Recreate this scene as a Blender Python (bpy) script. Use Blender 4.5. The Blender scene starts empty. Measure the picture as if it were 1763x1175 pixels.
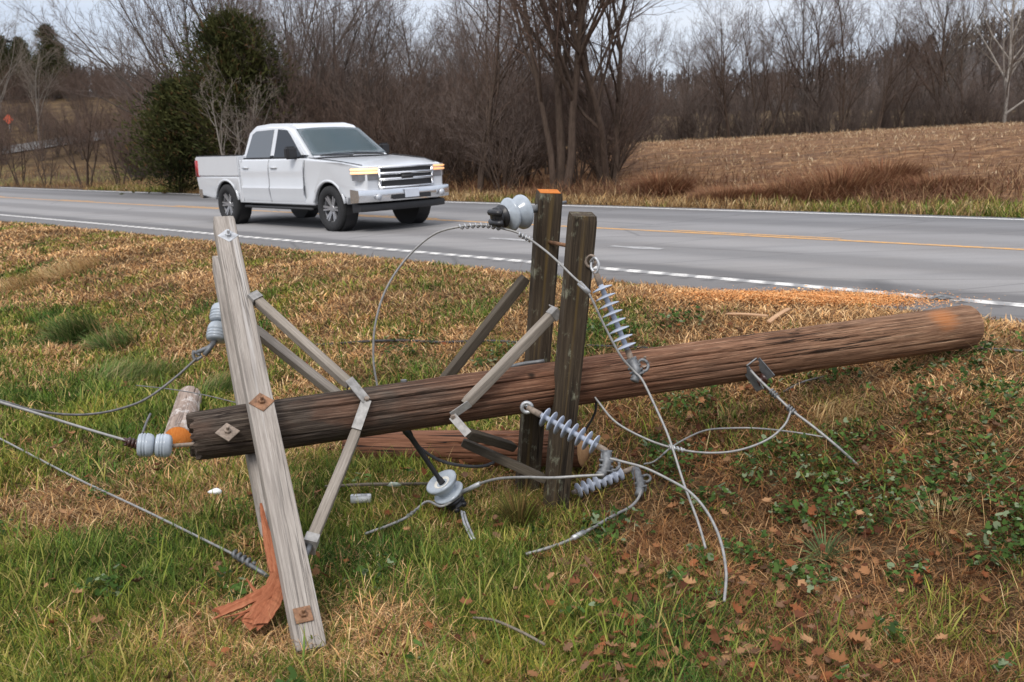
import bpy, bmesh, math, random
import numpy as np
from mathutils import Vector, Matrix

R = math.radians
scene = bpy.context.scene
C = scene.collection
random.seed(7)
RNG = np.random.default_rng(7)

# ------------------------------------------------------------------ camera
EYE = 2.0
FPX = 1714.0
PITCH = math.atan(350.5 / FPX)
cam_d = bpy.data.cameras.new("camera")
cam_d.lens = 35.0
cam_d.sensor_width = 36.0
cam_d.clip_end = 3000
cam_d.clip_start = 0.05
cam_d.dof.use_dof = True
cam_d.dof.focus_distance = 5.6
cam_d.dof.aperture_fstop = 4.5
cam = bpy.data.objects.new("camera", cam_d)
cam.location = (0, 0, EYE)
cam.rotation_euler = (math.pi / 2 - PITCH, 0, 0)
C.objects.link(cam)
scene.camera = cam

# ------------------------------------------------------------------ sky, sun, exposure
SUN_EL, SUN_AZ = R(48), R(200)          # azimuth clockwise from +Y
world = bpy.data.worlds.new("World")
scene.world = world
world.use_nodes = True
wn, wl = world.node_tree.nodes, world.node_tree.links
wn.clear()
out = wn.new("ShaderNodeOutputWorld")
bg = wn.new("ShaderNodeBackground")
bg.inputs["Strength"].default_value = 0.112
sky = wn.new("ShaderNodeTexSky")
sky.sky_type = 'NISHITA'
sky.sun_disc = False
sky.sun_elevation = SUN_EL
sky.sun_rotation = SUN_AZ
tc = wn.new("ShaderNodeTexCoord")
mp = wn.new("ShaderNodeMapping")
mp.inputs["Scale"].default_value = (1.6, 1.6, 6.5)
mp.inputs["Rotation"].default_value = (R(8), R(-10), 0)
nz = wn.new("ShaderNodeTexNoise")
nz.inputs["Scale"].default_value = 1.7
nz.inputs["Detail"].default_value = 7
nz.inputs["Roughness"].default_value = 0.55
cr = wn.new("ShaderNodeValToRGB")       # cloud brightness
cr.color_ramp.elements[0].position = 0.34
cr.color_ramp.elements[0].color = (3.2, 3.72, 4.8, 1)
cr.color_ramp.elements[1].position = 0.68
cr.color_ramp.elements[1].color = (4.4, 4.68, 5.4, 1)
mx = wn.new("ShaderNodeMixRGB")
mx.inputs[0].default_value = 0.86       # overcast: cloud over most of the blue
wl.new(tc.outputs["Generated"], mp.inputs["Vector"])
wl.new(mp.outputs["Vector"], nz.inputs["Vector"])
wl.new(nz.outputs["Fac"], cr.inputs["Fac"])
wl.new(sky.outputs["Color"], mx.inputs[1])
wl.new(cr.outputs["Color"], mx.inputs[2])
# an overcast sky is brighter overhead than at the horizon
sx_ = wn.new("ShaderNodeSeparateXYZ")
gr_ = wn.new("ShaderNodeMixRGB")
gr_.inputs[1].default_value = (1.0, 0.99, 0.98, 1); gr_.inputs[2].default_value = (2.95, 2.66, 2.28, 1)
ml_ = wn.new("ShaderNodeMixRGB"); ml_.blend_type = 'MULTIPLY'; ml_.inputs[0].default_value = 1.0
wl.new(tc.outputs["Generated"], sx_.inputs[0]); wl.new(sx_.outputs["Z"], gr_.inputs[0])
wl.new(mx.outputs["Color"], ml_.inputs[1]); wl.new(gr_.outputs["Color"], ml_.inputs[2])
wl.new(ml_.outputs["Color"], bg.inputs["Color"])
wl.new(bg.outputs["Background"], out.inputs["Surface"])

sun_d = bpy.data.lights.new("sun", 'SUN')
sun_d.energy = 1.5
sun_d.angle = R(16)
sun_d.color = (1.0, 0.95, 0.88)
sun = bpy.data.objects.new("sun", sun_d)
sdir = Vector((math.sin(SUN_AZ) * math.cos(SUN_EL), math.cos(SUN_AZ) * math.cos(SUN_EL), math.sin(SUN_EL)))
sun.rotation_euler = sdir.to_track_quat('Z', 'Y').to_euler()
sun.location = sdir * 50
C.objects.link(sun)

vs = scene.view_settings
scene.display_settings.display_device = 'sRGB'
vs.view_transform = 'Standard'
vs.look = 'None'
vs.exposure = 0.5
vs.gamma = 1.0
vs.use_curve_mapping = False

# ------------------------------------------------------------------ maths helpers
ca, sa = math.cos(R(46)), math.sin(R(46))


def wv(x, y):
    return sa * x + ca * y, ca * x - sa * y


def xy(w, v):
    return sa * w + ca * v, ca * w - sa * v


def sstep(t):
    t = np.clip(t, 0, 1)
    return t * t * (3 - 2 * t)


def vnoise(x, y, seed=0):
    x = np.asarray(x, float); y = np.asarray(y, float)
    xi = np.floor(x).astype(np.int64); yi = np.floor(y).astype(np.int64)
    fx = x - xi; fy = y - yi
    fx = fx * fx * (3 - 2 * fx); fy = fy * fy * (3 - 2 * fy)

    def h(a, b):
        n = (a * 374761393 + b * 668265263 + seed * 974634777) & 0xFFFFFFFF
        n = ((n ^ (n >> 13)) * 1274126177) & 0xFFFFFFFF
        return ((n ^ (n >> 16)) & 0xFFFF) / 65535.0
    a = h(xi, yi); b = h(xi + 1, yi); c = h(xi, yi + 1); d = h(xi + 1, yi + 1)
    return (a + (b - a) * fx) * (1 - fy) + (c + (d - c) * fx) * fy


def fbm(x, y, seed=0, oct=3):
    s = 0; a = 0.5; t = 0
    for i in range(oct):
        s = s + a * vnoise(x * 2 ** i, y * 2 ** i, seed + i * 17); t += a; a *= 0.5
    return s / t


def plane(x, y):
    return 0.4 + 0.037 * 70 * np.tanh(np.asarray(x, float) / 70)


W0, W1 = 8.50, 17.45                     # paved width, measured across the road
GW = [-60, -6, 0.3, 1.5, 2.5, 4.2, 5.0, 6.2, 7.2, 8.0, 8.5]
GG = [-0.6, 0.1, 0.36, 0.42, 0.45, 0.56, 0.44, 0.17, 0.03, -0.01, 0.03]


def H(x, y):
    """height of the land"""
    x = np.asarray(x, float); y = np.asarray(y, float)
    w, v = wv(x, y)
    z = plane(x, y)
    wf = w + 0.35 * (fbm(x * 0.7, y * 0.7, 5) - 0.5)
    g = np.interp(np.where(w > 8, w, wf), GW, GG)
    bump = 0.10 * (fbm(x * 0.9, y * 0.9, 1) - 0.5) + 0.05 * (fbm(x * 3.5, y * 3.5, 2) - 0.5)
    near = z - g + bump * sstep((8.4 - w) / 1.0)
    e = w - W1
    A = np.interp(x, [-25, -8, 5, 16, 32, 70], [0.0, 0.25, 0.95, 1.15, 1.45, 1.6])
    far = z - 0.06 + A * sstep(e / 24)
    far = far - 0.9 * A * sstep((y - 62) / 14) + np.clip((y - 82) * 0.034, 0, 12) * sstep((x + 14) / 20)
    L = sstep((-12 - x) / 25)
    far = far + L * (8.2 * sstep((y - 62) / 66) - 0.6 * sstep(e / 8) * (1 - sstep((y - 60) / 20)))
    far = far + 0.25 * (fbm(x * 0.12, y * 0.12, 9) - 0.5) * sstep(e / 6) + 0.10 * (fbm(x * 1.1, y * 1.1, 4) - 0.5) * sstep(e / 2)
    road = z - 0.06
    return np.where(w < W0, near, np.where(w > W1, far, road))


def h1(x, y):
    return float(H(x, y))


CP, SP = math.cos(PITCH), math.sin(PITCH)


def P(px, py, Z):
    X = (px - 881.5) / FPX * Z; Y = -(py - 587.5) / FPX * Z
    return Vector((X, Z * CP + Y * SP, EYE - Z * SP + Y * CP))


def G(px, py, lift=0.0):
    d = P(px, py, 1.0) - Vector((0, 0, EYE))
    t = 1.5; pt = t
    while t < 600:
        q = d * t
        if EYE + q.z < h1(q.x, q.y):
            break
        pt = t; t *= 1.015
    for _ in range(25):
        m = (pt + t) / 2; q = d * m
        if EYE + q.z < h1(q.x, q.y): t = m
        else: pt = m
    q = d * t
    return Vector((q.x, q.y, EYE + q.z + lift))


def at(px, Y):
    """a point of the land at distance Y whose bearing is that of photo column px"""
    x = (px - 881.5) / FPX * Y * 1.0 / CP * 1.0
    return Vector((x, Y, h1(x, Y)))


# ------------------------------------------------------------------ object helpers
WM = {}


def thing(name, label, cat, loc=(0, 0, 0), group=None):
    o = bpy.data.objects.new(name, None); C.objects.link(o)
    o.empty_display_size = 0.1
    o.location = loc
    WM[o] = Matrix.Translation(Vector(loc))
    o["label"] = label; o["category"] = cat
    if group: o["group"] = group
    return o


def tag(o, label, cat, group=None):
    o["label"] = label; o["category"] = cat
    if group: o["group"] = group
    return o


def mesh_from(data, smooth=True):
    if isinstance(data, bmesh.types.BMesh):
        m = bpy.data.meshes.new("mesh"); data.to_mesh(m); data.free()
        if smooth: m.shade_smooth()
        return m
    if isinstance(data, tuple):
        return np_mesh(*data, smooth=smooth)
    return data


def obj(name, data, material, parent=None, M=None, smooth=True):
    m = mesh_from(data, smooth); m.name = name
    o = bpy.data.objects.new(name, m); C.objects.link(o)
    if not m.materials: m.materials.append(material)
    M = M if M is not None else Matrix.Identity(4)
    WM[o] = M
    if parent is not None:
        o.parent = parent
        o.matrix_local = WM[parent].inverted() @ M
    else:
        o.matrix_local = M
    return o


def structure(name, data, material, smooth=False):
    o = obj(name, data, material, smooth=smooth); o["kind"] = "structure"; return o


def stuff(name, data, material, label, cat, smooth=False):
    o = obj(name, data, material, smooth=smooth); o["kind"] = "stuff"
    return tag(o, label, cat)


def np_mesh(verts, faces, col=None, smooth=False):
    """faces: list of (k, array) blocks"""
    verts = np.asarray(verts, np.float32)
    m = bpy.data.meshes.new("mesh")
    m.vertices.add(len(verts)); m.vertices.foreach_set("co", verts.ravel())
    loops = []; starts = []; off = 0
    for f in faces:
        f = np.asarray(f, np.int32)
        if not len(f): continue
        k = f.shape[1]
        loops.append(f.ravel()); starts.append(off + np.arange(len(f)) * k); off += f.size
    loops = np.concatenate(loops); starts = np.concatenate(starts)
    m.loops.add(len(loops)); m.loops.foreach_set("vertex_index", loops)
    m.polygons.add(len(starts)); m.polygons.foreach_set("loop_start", starts.astype(np.int32))
    m.update(calc_edges=True)
    if col is not None:
        a = m.color_attributes.new("col", 'FLOAT_COLOR', 'POINT')
        c4 = np.ones((len(verts), 4), np.float32); c4[:, :3] = col
        a.data.foreach_set("color", c4.ravel())
    if smooth: m.shade_smooth()
    return m


def frame(p0, p1, facing=None):
    """z along p0->p1, y towards facing"""
    z = (p1 - p0).normalized()
    f = Vector(facing) if facing is not None else (Vector((0, 0, 1)) if abs(z.z) < 0.9 else Vector((0, -1, 0)))
    y = (f - z * f.dot(z)).normalized()
    x = y.cross(z)
    M = Matrix((x, y, z)).transposed().to_4x4()
    M.translation = p0
    return M


def bm_box(bm, lo, hi, M=None):
    lo, hi = Vector(lo), Vector(hi)
    vs_ = []
    for z in (lo.z, hi.z):
        for x, y in ((lo.x, lo.y), (hi.x, lo.y), (hi.x, hi.y), (lo.x, hi.y)):
            p = Vector((x, y, z))
            vs_.append(bm.verts.new(M @ p if M else p))
    fs = []
    for f in ((3, 2, 1, 0), (4, 5, 6, 7), (0, 1, 5, 4), (1, 2, 6, 5), (2, 3, 7, 6), (3, 0, 4, 7)):
        fs.append(bm.faces.new([vs_[i] for i in f]))
    return vs_, fs


def box(lo, hi, bevel=0.0, seg=2):
    bm = bmesh.new(); bm_box(bm, lo, hi)
    if bevel:
        bmesh.ops.bevel(bm, geom=bm.edges[:], offset=bevel, segments=seg, affect='EDGES', profile=0.5)
    return bm


def bm_lathe(bm, prof, seg=20, M=None):
    rings = []
    for r, z in prof:
        ring = []
        if r < 1e-6:
            p = Vector((0, 0, z)); v = bm.verts.new(M @ p if M else p); ring = [v]
        else:
            for i in range(seg):
                a = 2 * math.pi * i / seg
                p = Vector((r * math.cos(a), r * math.sin(a), z))
                ring.append(bm.verts.new(M @ p if M else p))
        rings.append(ring)
    for a, b in zip(rings, rings[1:]):
        for i in range(seg):
            j = (i + 1) % seg
            if len(a) == 1 and len(b) == 1: break
            if len(a) == 1: bm.faces.new((a[0], b[j], b[i]))
            elif len(b) == 1: bm.faces.new((a[i], a[j], b[0]))
            else: bm.faces.new((a[i], a[j], b[j], b[i]))
    return bm


def lathe(prof, seg=20):
    bm = bmesh.new(); bm_lathe(bm, prof, seg); return bm


def spline(pts, sub=8):
    pts = [Vector(p) for p in pts]
    if len(pts) < 3: return pts
    o = []
    e = [pts[0] * 2 - pts[1]] + pts + [pts[-1] * 2 - pts[-2]]
    for i in range(1, len(e) - 2):
        p0, p1, p2, p3 = e[i - 1:i + 3]
        for k in range(sub):
            t = k / sub
            o.append(0.5 * ((2 * p1) + (p2 - p0) * t + (2 * p0 - 5 * p1 + 4 * p2 - p3) * t * t + (3 * p1 - p0 - 3 * p2 + p3) * t ** 3))
    o.append(pts[-1])
    return o


def bm_tube(bm, pts, r, sides=8, cap=True):
    pts = [Vector(p) for p in pts]
    n = len(pts)
    rr = r if isinstance(r, (list, tuple)) else [r] * n
    t = (pts[1] - pts[0]).normalized()
    u = t.orthogonal().normalized()
    rings = []
    for i in range(n):
        d = (pts[min(i + 1, n - 1)] - pts[max(i - 1, 0)]).normalized()
        u = (u - d * u.dot(d)).normalized(); w = d.cross(u)
        rings.append([bm.verts.new(pts[i] + (u * math.cos(2 * math.pi * k / sides) + w * math.sin(2 * math.pi * k / sides)) * rr[i]) for k in range(sides)])
    for a, b in zip(rings, rings[1:]):
        for k in range(sides):
            j = (k + 1) % sides
            bm.faces.new((a[k], a[j], b[j], b[k]))
    if cap:
        bm.faces.new(rings[0][::-1]); bm.faces.new(rings[-1])
    return bm


def tube(pts, r, sides=8):
    return bm_tube(bmesh.new(), pts, r, sides)


def helix(pts, r, turns, rad, bm=None, per=12):
    """a thin strand wrapped round a path"""
    bm = bm or bmesh.new()
    pts = [Vector(p) for p in pts]
    n = max(int(turns * per), 6); o = []
    acc = [0]
    for a, b in zip(pts, pts[1:]): acc.append(acc[-1] + (b - a).length)
    u = (pts[1] - pts[0]).orthogonal().normalized()
    for i in range(n + 1):
        s = acc[-1] * i / n
        k = 0
        while k < len(acc) - 2 and acc[k + 1] < s: k += 1
        f = (s - acc[k]) / max(acc[k + 1] - acc[k], 1e-6)
        p = pts[k].lerp(pts[k + 1], f); d = (pts[k + 1] - pts[k]).normalized()
        u = (u - d * u.dot(d)).normalized(); w = d.cross(u)
        a = 2 * math.pi * turns * i / n
        o.append(p + (u * math.cos(a) + w * math.sin(a)) * r)
    return bm_tube(bm, o, rad, 5)


def rounded_rect(w, d, c):
    o = []
    for sx, sy, a0 in ((1, 1, 0), (-1, 1, 90), (-1, -1, 180), (1, -1, 270)):
        for k in range(3):
            a = R(a0 + 45 * k)
            o.append((sx * (w / 2 - c) + c * math.cos(a), sy * (d / 2 - c) + c * math.sin(a)))
    # a few points along the faces so that the grain can be carved in
    pts = []
    n = len(o)
    for i in range(n):
        a = o[i]; b = o[(i + 1) % n]
        L = math.hypot(a[0] - b[0], a[1] - b[1]); m = max(1, int(L / 0.007))
        for k in range(m):
            pts.append((a[0] + (b[0] - a[0]) * k / m, a[1] + (b[1] - a[1]) * k / m))
    return pts


def plank(L, w, d, seed=0, rough=0.0016, ragged0=0.0, ragged1=0.0, corner=0.006, warp=0.004, bevel_end=0.004):
    """timber of length L along z with weathered grain carved into its surface"""
    sec = rounded_rect(w, d, corner)
    n = len(sec); rows = max(int(L / 0.03), 6)
    rnd = np.random.default_rng(seed)
    sx = np.array(sec); ang = np.arange(n)
    groove = rnd.random(n) ** 3
    V = []
    for i in range(rows + 1):
        t = i / rows; z = t * L
        off = np.array([warp * math.sin(3.1 * t + seed), warp * math.cos(2.3 * t + seed * 2)])
        nn = fbm(ang * 0.9 + seed * 9.1, np.full(n, z * 1.7), seed, 2)
        cr = groove * fbm(ang * 2.3 + 50, np.full(n, z * 0.9), seed + 3, 2)
        k = 1 - (rough * 1.4 * (nn - 0.3) + rough * 2.2 * np.clip(cr - 0.3, 0, 1)) / (0.5 * min(w, d))
        if i in (0, rows): k = k * (1 - bevel_end / (0.5 * w))
        q = sx * k[:, None] + off
        zz = np.full(n, z)
        if ragged0: zz = zz + (1 - sstep(t / 0.25)) * ragged0 * (fbm(ang * 0.8, ang * 0.0, seed + 8, 3) - 0.3)
        if ragged1: zz = zz - (sstep((t - 0.75) / 0.25)) * ragged1 * fbm(ang * 0.8, ang * 0.0, seed + 11, 3)
        V.append(np.column_stack([q, zz]))
    V = np.concatenate(V)
    idx = np.arange(n); j = (idx + 1) % n
    F = []
    for i in range(rows):
        a = i * n
        F.append(np.column_stack([a + idx, a + j, a + n + j, a + n + idx]))
    F = np.concatenate(F)
    c0 = len(V); V = np.vstack([V, V[:n].mean(0), V[-n:].mean(0)])
    t0 = np.column_stack([np.full(n, c0), j, idx]); t1 = np.column_stack([np.full(n, c0 + 1), rows * n + idx, rows * n + j])
    m = np_mesh(V, [F, np.vstack([t0, t1])])
    m.shade_smooth()
    try: m.set_sharp_from_angle(angle=R(50))
    except Exception: pass
    return m


def log_mesh(L, r0, r1, seed=0, ragged=0.0, cracks=14, rows=150, n=96, amp=1.0, bend=0.0):
    rnd = np.random.default_rng(seed)
    th = np.arange(n) / n * 2 * math.pi
    cks = [(rnd.random() * 2 * math.pi, rnd.uniform(0, 0.9), rnd.uniform(0.1, 0.5), rnd.uniform(0.010, 0.026) * amp, rnd.uniform(0.018, 0.036)) for _ in range(cracks)]
    V = []
    for i in range(rows + 1):
        t = i / rows; z = L * t
        r = np.full(n, r0 + (r1 - r0) * t)
        fx = np.cos(th) * 7; fy = np.sin(th) * 7
        r += amp * 0.004 * (fbm(fx + seed, fy + z * 0.8, seed, 3) - 0.5)
        r += amp * 0.0035 * (fbm(th * 16, np.full(n, z * 2.2), seed + 2, 2) - 0.5)
        r += amp * 0.007 * (fbm(np.cos(th) * 1.5 + 9, np.sin(th) * 1.5 + z * 1.3, seed + 4, 2) - 0.5)
        for a, t0, dt, dep, wd in cks:
            if t0 < t < t0 + dt:
                s = math.sin(math.pi * (t - t0) / dt) ** 0.5
                da = np.abs((th - a - 0.25 * (t - t0) - 0.05 * math.sin(9 * t) + math.pi) % (2 * math.pi) - math.pi)
                r -= dep * s * np.exp(-(da / wd) ** 2)
        zz = np.full(n, z)
        if ragged:
            k = 1 - sstep(t / 0.05)
            zz = zz + k * ragged * (fbm(np.cos(th) * 3 + 9, np.sin(th) * 3 + 9, seed + 7, 4) - 0.4)
            r = r - k * 0.012 * fbm(th * 6, np.full(n, 1.0), seed + 5, 2)
        if i in (0, rows): r = r - 0.003
        V.append(np.column_stack([r * np.cos(th), r * np.sin(th) + bend * math.sin(math.pi * t), zz]))
    V = np.concatenate(V)
    idx = np.arange(n); j = (idx + 1) % n
    F = np.concatenate([np.column_stack([i * n + idx, i * n + j, i * n + n + j, i * n + n + idx]) for i in range(rows)])
    c = len(V)
    e0, e1 = V[:n], V[-n:]
    V = np.vstack([V, e0 * [.5, .5, 1], e1 * [.5, .5, 1], [[0, 0, e0[:, 2].mean() + ragged * 0.3]], [[0, bend * 0, L]]])
    Q = np.vstack([np.column_stack([idx, c + idx, c + j, j]), np.column_stack([rows * n + j, c + n + j, c + n + idx, rows * n + idx])])
    T = np.vstack([np.column_stack([c + idx, np.full(n, c + 2 * n), c + j]), np.column_stack([c + n + j, np.full(n, c + 2 * n + 1), c + n + idx])])
    m = np_mesh(V, [F, Q, T]); m.shade_smooth()
    try: m.set_sharp_from_angle(angle=R(60))
    except Exception: pass
    return m


def batch_tubes(Pts, Rad, sides):
    """Pts (B,n,3), Rad (B,n) -> verts, quads"""
    B, n, _ = Pts.shape
    D = np.empty_like(Pts)
    D[:, 1:-1] = Pts[:, 2:] - Pts[:, :-2]; D[:, 0] = Pts[:, 1] - Pts[:, 0]; D[:, -1] = Pts[:, -1] - Pts[:, -2]
    D /= np.linalg.norm(D, axis=2, keepdims=True) + 1e-9
    ref = np.where(np.abs(D[:, :1, 2:3]) < 0.8, np.array([[[0, 0, 1.0]]]), np.array([[[1.0, 0, 0]]]))
    U = np.cross(D, np.broadcast_to(ref, D.shape)); U /= np.linalg.norm(U, axis=2, keepdims=True) + 1e-9
    Wd = np.cross(D, U)
    a = np.arange(sides) / sides * 2 * math.pi
    V = Pts[:, :, None, :] + Rad[:, :, None, None] * (U[:, :, None, :] * np.cos(a)[None, None, :, None] + Wd[:, :, None, :] * np.sin(a)[None, None, :, None])
    V = V.reshape(-1, 3)
    b = np.arange(B)[:, None, None] * n * sides; r = np.arange(n - 1)[None, :, None] * sides
    k = np.arange(sides)[None, None, :]; k2 = (k + 1) % sides
    Q = np.stack([b + r + k, b + r + k2, b + r + sides + k2, b + r + sides + k], axis=-1).reshape(-1, 4)
    return V, Q


# ------------------------------------------------------------------ materials
class NT:
    def __init__(s, name):
        s.m = bpy.data.materials.new(name); s.m.use_nodes = True
        s.n = s.m.node_tree.nodes; s.l = s.m.node_tree.links
        s.b = s.n["Principled BSDF"]; s.out = s.n["Material Output"]

    def link(s, a, b): s.l.new(a, b)

    def obj(s, scale=(1, 1, 1), rot=(0, 0, 0), loc=(0, 0, 0)):
        t = s.n.new("ShaderNodeTexCoord"); m = s.n.new("ShaderNodeMapping")
        m.inputs["Scale"].default_value = scale; m.inputs["Rotation"].default_value = rot; m.inputs["Location"].default_value = loc
        s.link(t.outputs["Object"], m.inputs["Vector"]); return m.outputs["Vector"]

    def noise(s, vec, scale, detail=5, rough=0.55, dist=0.0):
        t = s.n.new("ShaderNodeTexNoise"); t.inputs["Scale"].default_value = scale
        t.inputs["Detail"].default_value = detail; t.inputs["Roughness"].default_value = rough
        t.inputs["Distortion"].default_value = dist
        if vec is not None: s.link(vec, t.inputs["Vector"])
        return t.outputs["Fac"]

    def vor(s, vec, scale, feat='F1'):
        t = s.n.new("ShaderNodeTexVoronoi"); t.feature = feat; t.inputs["Scale"].default_value = scale
        s.link(vec, t.inputs["Vector"]); return t.outputs["Distance"]

    def ramp(s, fac, stops):
        t = s.n.new("ShaderNodeValToRGB"); e = t.color_ramp.elements
        while len(e) < len(stops): e.new(0.5)
        for k, (p, c) in zip(e, stops):
            k.position = p; k.color = (c, c, c, 1) if isinstance(c, (int, float)) else (*c, 1)
        s.link(fac, t.inputs["Fac"]); return t.outputs["Color"]

    def mix(s, fac, a, b, mode='MIX'):
        t = s.n.new("ShaderNodeMixRGB"); t.blend_type = mode
        for i, v in ((0, fac), (1, a), (2, b)):
            if isinstance(v, (int, float)): t.inputs[i].default_value = v if i == 0 else (v, v, v, 1)
            elif isinstance(v, tuple): t.inputs[i].default_value = (*v, 1)
            else: s.link(v, t.inputs[i])
        return t.outputs["Color"]

    def math(s, op, a, b=0.0):
        t = s.n.new("ShaderNodeMath"); t.operation = op
        for i, v in ((0, a), (1, b)):
            if isinstance(v, (int, float)): t.inputs[i].default_value = v
            else: s.link(v, t.inputs[i])
        return t.outputs[0]

    def sep(s, vec):
        t = s.n.new("ShaderNodeSeparateXYZ"); s.link(vec, t.inputs[0]); return t.outputs

    def attr(s, name):
        t = s.n.new("ShaderNodeAttribute"); t.attribute_name = name; return t.outputs["Color"]

    def bump(s, h, strength=0.5, dist=0.01):
        t = s.n.new("ShaderNodeBump"); t.inputs["Strength"].default_value = strength; t.inputs["Distance"].default_value = dist
        s.link(h, t.inputs["Height"]); s.link(t.outputs["Normal"], s.b.inputs["Normal"])

    def set(s, color=None, rough=0.6, metal=0.0, spec=None):
        if color is not None:
            if isinstance(color, tuple): s.b.inputs["Base Color"].default_value = (*color, 1)
            else: s.link(color, s.b.inputs["Base Color"])
        if isinstance(rough, (int, float)): s.b.inputs["Roughness"].default_value = rough
        else: s.link(rough, s.b.inputs["Roughness"])
        s.b.inputs["Metallic"].default_value = metal
        if spec is not None: s.b.inputs["Specular IOR Level"].default_value = spec
        return s


def plain(name, c, rough=0.5, metal=0.0, var=0.25, scale=14, spec=None, bump=0.0):
    t = NT(name); v = t.obj()
    f = t.noise(v, scale, 5, 0.6)
    lo = tuple(k * (1 - var) for k in c); hi = tuple(min(1, k * (1 + var)) for k in c)
    t.set(t.ramp(f, [(0.3, lo), (0.7, hi)]), rough, metal, spec)
    if bump: t.bump(f, bump, 0.004)
    return t.m


def wood(name, dark, mid, light, grain=38.0, stretch=0.035, crack=(0.012, 0.010, 0.009), crack_amt=0.8, patches=None, patch_pos=(0.6, 0.72), rough=0.85, spec=0.2, streak=None):
    t = NT(name)
    v = t.obj((1, 1, stretch))
    g = t.noise(v, grain, 8, 0.62, 0.25)
    g2 = t.noise(t.obj((1, 1, stretch * 1.8), loc=(3, 1, 7)), grain * 3.2, 4, 0.7)
    big = t.noise(t.obj((1, 1, 0.35), loc=(1, 5, 2)), 5.0, 4, 0.6)
    col = t.ramp(g, [(0.28, dark), (0.5, mid), (0.72, light)])
    col = t.mix(0.55, col, t.ramp(g2, [(0.3, dark), (0.55, mid), (0.8, light)]))
    col = t.mix(t.ramp(big, [(0.35, 0.0), (0.7, 0.75)]), col, t.ramp(g, [(0.3, tuple(k * 0.55 for k in mid)), (0.7, mid)]))
    if streak:
        s = t.noise(t.obj((1, 1, 0.02), loc=(8, 8, 0)), 16, 3, 0.6)
        col = t.mix(t.ramp(s, [(0.56, 0.0), (0.68, 0.8)]), col, streak)
    if patches:
        pz = t.noise(t.obj((1, 1, 0.5), loc=(2, 9, 4)), 13, 6, 0.7)
        col = t.mix(t.ramp(pz, [(patch_pos[0], 0.0), (patch_pos[1], 0.85)]), col, patches)
    ck = t.noise(t.obj((1, 1, stretch * 0.55), loc=(6, 2, 3)), grain * 0.95, 3, 0.5, 0.4)
    cm = t.ramp(ck, [(0.47, 0.0), (0.495, 1.0), (0.51, 1.0), (0.535, 0.0)])
    cm2 = t.mix(1.0, cm, t.ramp(t.noise(t.obj((1, 1, 0.15), loc=(4, 4, 4)), 6, 2), [(0.45, 0.0), (0.62, crack_amt)]), 'MULTIPLY')
    col = t.mix(cm2, col, crack)
    t.set(col, rough, 0, spec)
    hgt = t.math('SUBTRACT', t.math('ADD', t.math('MULTIPLY', g, 0.6), t.math('MULTIPLY', g2, 0.5)), t.math('MULTIPLY', cm2, 0.9))
    t.bump(hgt, 0.8, 0.006)
    return t.m


M_GREYWOOD = wood("weathered_grey_timber", (0.16, 0.135, 0.115), (0.31, 0.275, 0.24), (0.52, 0.48, 0.43), grain=55, stretch=0.03, crack_amt=0.55, streak=(0.46, 0.44, 0.42))
M_DARKWOOD = wood("dark_old_timber", (0.026, 0.019, 0.013), (0.07, 0.052, 0.035), (0.15, 0.118, 0.08), grain=55, stretch=0.03, patches=(0.25, 0.25, 0.18), patch_pos=(0.57, 0.66), streak=(0.17, 0.11, 0.03))
M_BRACEWOOD = wood("grey_brown_brace_timber", (0.15, 0.128, 0.105), (0.27, 0.235, 0.195), (0.43, 0.39, 0.34), grain=70, stretch=0.03, crack_amt=0.3)
M_BRACEDARK = wood("dark_brown_brace_timber", (0.05, 0.04, 0.03), (0.095, 0.078, 0.058), (0.16, 0.135, 0.105), grain=70, stretch=0.03, crack_amt=0.3)
M_SPLINT = wood("fresh_split_timber", (0.15, 0.045, 0.02), (0.33, 0.115, 0.055), (0.56, 0.26, 0.14), grain=75, stretch=0.03, crack_amt=0.9, crack=(0.12, 0.04, 0.02))
M_STRIP = wood("pale_split_timber", (0.3, 0.17, 0.09), (0.46, 0.28, 0.16), (0.6, 0.4, 0.25), grain=60, stretch=0.05, crack_amt=0.3, crack=(0.2, 0.09, 0.04))
M_LOGRED = wood("red_brown_log", (0.065, 0.03, 0.017), (0.17, 0.075, 0.042), (0.34, 0.175, 0.105), grain=34, stretch=0.045, crack_amt=1.0)
M_BARKLOG = wood("pale_weathered_log", (0.16, 0.115, 0.09), (0.31, 0.235, 0.19), (0.5, 0.42, 0.36), grain=26, stretch=0.06, crack_amt=0.5, patches=(0.55, 0.5, 0.46), patch_pos=(0.52, 0.62))


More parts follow.
